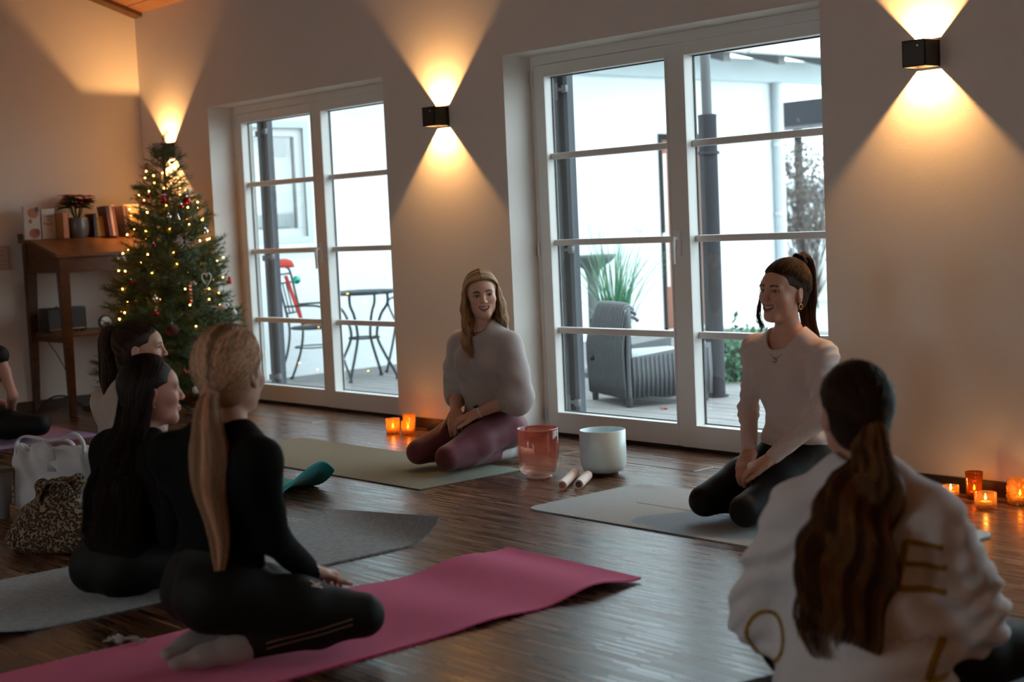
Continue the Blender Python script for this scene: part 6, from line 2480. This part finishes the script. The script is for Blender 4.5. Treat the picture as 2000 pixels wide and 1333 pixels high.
path = [b0 - bk * .012, b0 + bk * .024 + dn * .022, b0 + bk * .032 + dn * .085, b0 + bk * .022 + dn * .16 + sdv * .006, b0 + bk * .022 + dn * .26 + sdv * .006, b0 + bk * .022 + dn * .38 - sdv * .004, b0 + bk * .022 + dn * .49 - sdv * .004]
p.tail(2600, path, [.016, .030, .050, .060, .056, .040, .012], BL, BLa, 32, wave=(.006, 22, .2), rad=.0012, N=26, flat=.65, shag=.38)
p.tie((0, .108, -.036), .018, cloth('blush_hair_tie', (.62, .32, .26), .7), p.H @ V3((0, .8, -.6)))
# mark and piping on the leggings
mk = pm('pale_print', (.60, .52, .50), .6)
lgP = np.array([v.co for v in lg.data.vertices])
lgF = [tuple(f.vertices) for f in lg.data.polygons]
th_ = p.J['hipR'] + (p.J['kneR'] - p.J['hipR']) * .60
ex_ = unit(p.J['kneR'] - p.J['hipR'])
ez_ = unit(V3((0, 0, 1)) - ex_ * ex_[2])
nrm = np.cross(ez_, ex_)
if nrm[0] > 0:
    nrm = -nrm
dd = unit(-nrm * -1 * 0 + V3((.75, 0, -.66)))
project_print(lgP, lgF, [((-.016, .018), (.004, .000), .0035), ((.016, .014), (-.004, -.006), .0035), ((-.012, -.012), (.022, -.004), .004)], mk, 'printed_mark', p.root, th_ + V3((-.02, 0, .055)), ex_, ez_, dd)
kn, an = p.J['kneR'], p.J['ankR']
ex2 = unit(an - kn)
ez2 = unit(V3((0, 0, 1)) - ex2 * ex2[2])
pip = pm('bronze_piping', (.30, .21, .13), .4, metal=.3)
for dz in (.012, -.004):
    project_print(lgP, lgF, [((.06, .006), (.30, -.006), .0016)], pip, 'piping', p.root, kn + V3((0, 0, dz)), ex2, ez2, V3((1, 0, 0)))

# ---------------------------------------------------------------- 4 dark haired woman
p = Person('woman with long straight dark hair in black sitting on the speckled grey mat', (-4.62, -3.13, .0085), R(180),
           dict(pel=(.040, .010, .115), hipL=(.115, .03, .110), hipR=(-.050, .0, .110), kneL=(.352, -.247, .094), kneR=(-.335, -.235, .094), ankL=(-.037, -.305, .056), ankR=(.039, -.278, .056),
                toeL=(-.154, -.247, .047), toeR=(.155, -.237, .047), nck=(-.062, -.022, .528), hd=(-.075, -.070, .678), shL=(.105, .0, .482), shR=(-.220, -.015, .470),
                elL=(.190, -.004, .270), elR=(-.245, -.030, .230), wrL=(.063, -.172, .215), wrR=(-.085, -.190, .210), hnL=(.017, -.238, .197), hnR=(-.030, -.250, .190)),
           (-16, 0, 2), (.66, .37, .27), 1.0, .0032)
p.body(.15, dict(R=dict(n=(0, .1, -1))), blush=.9, brow=(.03, .018, .014))
blk2 = pm('black_sweater_wool', (.009, .007, .0065), .95, noise=(40, .2), bump=(320, .15), spec=.1)


def drape(sd):
    J = p.J
    sd.cone(J['pel'] + p.up * .05, .165, J['pel'] + p.up * .16, .150, .04, sq=(p.fwd, 1.3))


p.top('black_sweater', blk2, .012, .0065, .95, (.058, .050, .038), .004, 45, .04, .060, .004, .012, seed=19, extra=drape)
p.legs('leggings', black_leg, .004, .0065, .0015, sock=black_leg, sock_len=.03)
DH, DHa = (.016, .0095, .0075), (.045, .024, .015)
p.cap((.014, .008, .0065), .007, .090)


def ends4(q, f):
    g = f
    w_ = 1.0 if q > 0 else 1.25
    return [(q * w_ * (.090 - .05 * g), .02 + .09 * g, -.10), (q * w_ * (.112 - .05 * g), .045 + .115 * g, -.20), (q * w_ * (.125 - .05 * g), .065 + .15 * g, -.32), (q * w_ * (.120 - .05 * g), .08 + .155 * g, -.47)]


loose(p, 3800, 41, DH, DHa, ends4, wave=(.003, 18, .4), rad=.0012, N=24, gap_=.22, part=.0)
hm = []
for x in (-.052, -.026, 0, .026, .052):
    c = [p.hp(x * .8, .060 - abs(x) * .5, .0), p.hp(x * .95, .072 - abs(x) * .3, -.09), p.hp(x * 1.3 - .02, .115 - abs(x) * .2, -.2), p.hp(x * 1.5 - .02, .145, -.30), p.hp(x * 1.4 - .02, .16, -.42)]
    hm.append((c, [.020, .022, .026, .028, .016], None))
hair_mass(p, hm, (.014, .008, .0065))
MB().ball(p.hp(-.0785, .008, -.044), .0055, 10).build('earring', pm('pearl', (.75, .70, .68), .2, coat=.5), p.root, smooth=True)

# ---------------------------------------------------------------- 5 ponytail woman in the back
p = Person('brown haired woman with a high ponytail and beige sweater in front of the tree', (-5.80, -2.5, .0125), R(180),
           dict(pel=(.004, .045, .115), hipL=(.091, .042, .108), hipR=(-.081, .055, .111), kneL=(.300, -.270, .097), kneR=(-.340, -.235, .097), ankL=(-.088, -.330, .058), ankR=(.042, -.288, .058),
                toeL=(-.177, -.238, .048), toeR=(.160, -.244, .049), nck=(-.010, .012, .548), hd=(.0, -.055, .722), shL=(.155, .029, .500), shR=(-.175, .036, .500),
                elL=(.215, -.005, .270), elR=(-.221, -.005, .268), wrL=(.065, -.177, .222), wrR=(-.065, -.177, .222), hnL=(.017, -.246, .203), hnR=(-.017, -.246, .203)),
           (-36, 0, 0), (.64, .38, .28), 1.0, .0032)
p.body(.2, None, blush=.4, brow=(.035, .02, .014))
p.top('beige_sweater', cloth('beige_knit', (.46, .36, .30), .95, 40), .014, .0075, .95, (.060, .052, .040), .004, 45, .02, .064, .002, .012, seed=23)
p.legs('trousers', black_leg, .004, .008, .0015, sock=grey_sock, sock_len=.03)
PH, PHa = (.060, .030, .018), (.11, .058, .032)
p.cap((.045, .022, .013), .007, .090)
tie_ = (0, .098, .085)
p.pulled(900, tie_, PH, PHa, 51)
path = [p.hp(0, .09, .08), p.hp(0, .125, .088), p.hp(0, .145, .05), p.hp(0, .145, -.03), p.hp(0, .14, -.12), p.hp(0, .14, -.21), p.hp(0, .135, -.28)]
p.tail(700, path, [.016, .024, .030, .034, .033, .026, .012], PH, PHa, 52, wave=(.006, 26, .3), rad=.0014, N=18)
p.tie((0, .10, .087), .019, cloth('dark_hair_tie', (.012, .010, .010)), p.H @ V3((0, .8, .4)))

# ---------------------------------------------------------------- 6 woman in the white sweatshirt, foreground right
p = Person('woman with a long wavy brown ponytail in a white sweatshirt seen from behind', (-2.08, -2.5), R(205),
           dict(pel=(.0, .045, .118), hipL=(.085, .057, .108), hipR=(-.087, .057, .108), kneL=(.295, -.260, .097), kneR=(-.352, -.215, .105), ankL=(-.040, -.315, .058), ankR=(.041, -.288, .058),
                toeL=(-.160, -.255, .049), toeR=(.160, -.244, .049), nck=(-.010, .036, .550), hd=(.014, -.008, .704), shL=(.135, .035, .468), shR=(-.158, .052, .478),
                elL=(.240, -.005, .232), elR=(-.228, -.030, .245), wrL=(.090, -.165, .220), wrR=(-.075, -.175, .220), hnL=(.030, -.230, .206), hnR=(-.020, -.245, .201)),
           (29, -2, 0), (.56, .30, .21), 1.02, .0034)
p.body(0.0, None, blush=.2)
sweat = cloth('white_sweatshirt_fleece', (.80, .76, .76), .95, 30)


def over(sd):
    J = p.J
    for q in ('L', 'R'):
        sh, el, wr = J['sh' + q], J['el' + q], J['wr' + q]
        sd.cone(sh, .052, sh + (el - sh) * .55, .074, .06)
        sd.cone(sh + (el - sh) * .55, .078, el + V3((0, 0, -.02)), .082, .05)
        sd.cone(el + V3((0, 0, -.02)), .080, el + (wr - el) * .6 + V3((0, 0, -.01)), .060, .04)
    sd.cone(J['pel'] + p.up * .02, .185, J['pel'] + p.up * .20, .160, .06, sq=(p.fwd, 1.25))
    sd.cone(J['pel'] - p.up * .06 - p.fwd * .02, .215, J['pel'] + p.up * .06, .200, .05, sq=(p.fwd, 1.15))


sw, swP, swF = p.top('sweatshirt', sweat, .022, .006, .97, (.056, .070, .050), .008, 24, -.06, .060, .002, .006, seed=31, extra=over, keep=True, tk=dict(waist=.140), wrinkle=lambda X, Y, Z: .0065 * np.sin(46 * (np.abs(X) * .75 + Z * .9) + 5 * np.sin(11 * Z + 9 * X) + 3 * np.sin(13 * X)) * np.clip((.56 - Z) / .2, 0, 1) + .004 * np.sin(95 * (X * .4 + Z) + 4 * np.sin(20 * X)) * np.clip((np.abs(X) - .16) / .06, 0, 1))
p.legs('leggings', black_leg, .004, .0075, .0015, sock=black_leg, sock_len=.03)
mustard = pm('mustard_print', (.38, .22, .035), .8)
Bk = p.fwd                                  # print is laid on from behind, travelling forwards
org = p.J['nck'] - p.up * .175 - p.side * .152
exx = -p.side
# letter E
project_print(swP, swF, [((-.030, .062), (-.048, -.045), .0075), ((-.030, .062), (.046, .048), .0065), ((-.036, .012), (.052, -.002), .0065), ((-.048, -.043), (.050, -.060), .0075)],
              mustard, 'letter_e', p.root, org, exx, p.up, Bk)
# letter L low on the right side and round letter low on the left
project_print(swP, swF, [((-.02, .050), (-.045, -.045), .008), ((-.045, -.045), (.040, -.050), .008)], mustard, 'letter_l', p.root, p.J['nck'] - p.up * .385 - p.side * .215, exx, p.up, Bk)
arc_ = [(.052 * math.cos(a), .060 * math.sin(a)) for a in [2 * math.pi * k / 18 for k in range(19)]]
project_print(swP, swF, [(arc_[k], arc_[k + 1], .0055) for k in range(18)], mustard, 'letter_o', p.root, p.J['nck'] - p.up * .38 + p.side * .215, exx, p.up, Bk)
scr = [(-.075 + .008 * k, .007 * math.sin(k * 1.9) + .004 * math.sin(k * .8)) for k in range(20)]
project_print(swP, swF, [(scr[k], scr[k + 1], .0012) for k in range(19)], pm('faded_script', (.50, .34, .30), .8), 'script_print', p.root, p.J['nck'] - p.up * .335 - p.side * .10, exx, p.up, Bk)
RH, RHa = (.16, .075, .030), (.52, .28, .115)
p.cap((.030, .015, .009), .007, .090)
tie_ = (0, .104, .000)
p.pulled(3000, tie_, (.032, .016, .0095), (.07, .034, .018), 61)
b0 = p.hp(*tie_)
bk = p.H @ V3((0, 1, 0))
bk[2] = 0
bk = unit(bk)
bb = -p.fwd
path = [b0 - bk * .012, b0 + bk * .026 + dn * .012, b0 + bk * .030 + dn * .08, b0 + bk * .040 + dn * .16 + bb * .045 + p.side * .020, b0 + bk * .035 + dn * .25 + bb * .075 + p.side * .046, b0 + bk * .03 + dn * .34 + bb * .09 + p.side * .052, b0 + bk * .03 + dn * .43 + bb * .10 + p.side * .066, b0 + bk * .03 + dn * .53 + bb * .10 + p.side * .066]
p.tail(3600, path, [.016, .024, .048, .082, .108, .116, .108, .085], RH, RHa, 62, wave=(.021, 34, .10), rad=.0013, N=34, flat=.38, shag=.58)
p.tie((0, .110, -.002), .019, cloth('dark_hair_tie', (.012, .010, .010)), p.H @ V3((0, .9, -.3)))

# ---------------------------------------------------------------- 7 woman at the left edge
p = Person('woman with bare arms in black at the left edge on the purple mat', (-9.0, -1.9), R(180),
           dict(pel=(.003, .049, .118), hipL=(.092, .055, .108), hipR=(-.080, .060, .118), kneL=(.362, -.248, .097), kneR=(-.353, -.212, .100), ankL=(-.038, -.315, .058), ankR=(.044, -.288, .058),
                toeL=(-.159, -.255, .049), toeR=(.162, -.244, .049), nck=(-.020, .002, .577), hd=(-.005, -.030, .735), shL=(.145, .017, .535), shR=(-.172, -.060, .542),
                elL=(.219, -.004, .274), elR=(-.237, -.105, .286), wrL=(.065, -.177, .205), wrR=(-.060, -.160, .175), hnL=(.017, -.245, .175), hnR=(-.030, -.215, .120)),
           (0, 0, 0), (.52, .27, .19), 1.0, .0036)
p.body(0.2, dict(R=dict(n=(.3, .1, -1), curl=(20, 25, 20), spread=.12)), blush=.2, lower=.2)
p.top('tank_top', black_leg, .006, .0075, 0, fold=.002, hem=.03, neck=.095, neckz=-.02, neckf=.01, seed=37)
p.legs('leggings', black_leg, .004, .0075, .0015, sock=black_leg, sock_len=.03)
p.cap((.05, .025, .015), .007, .090)
p.pulled(500, (0, .10, -.02), PH, PHa, 71, .012, .0014)
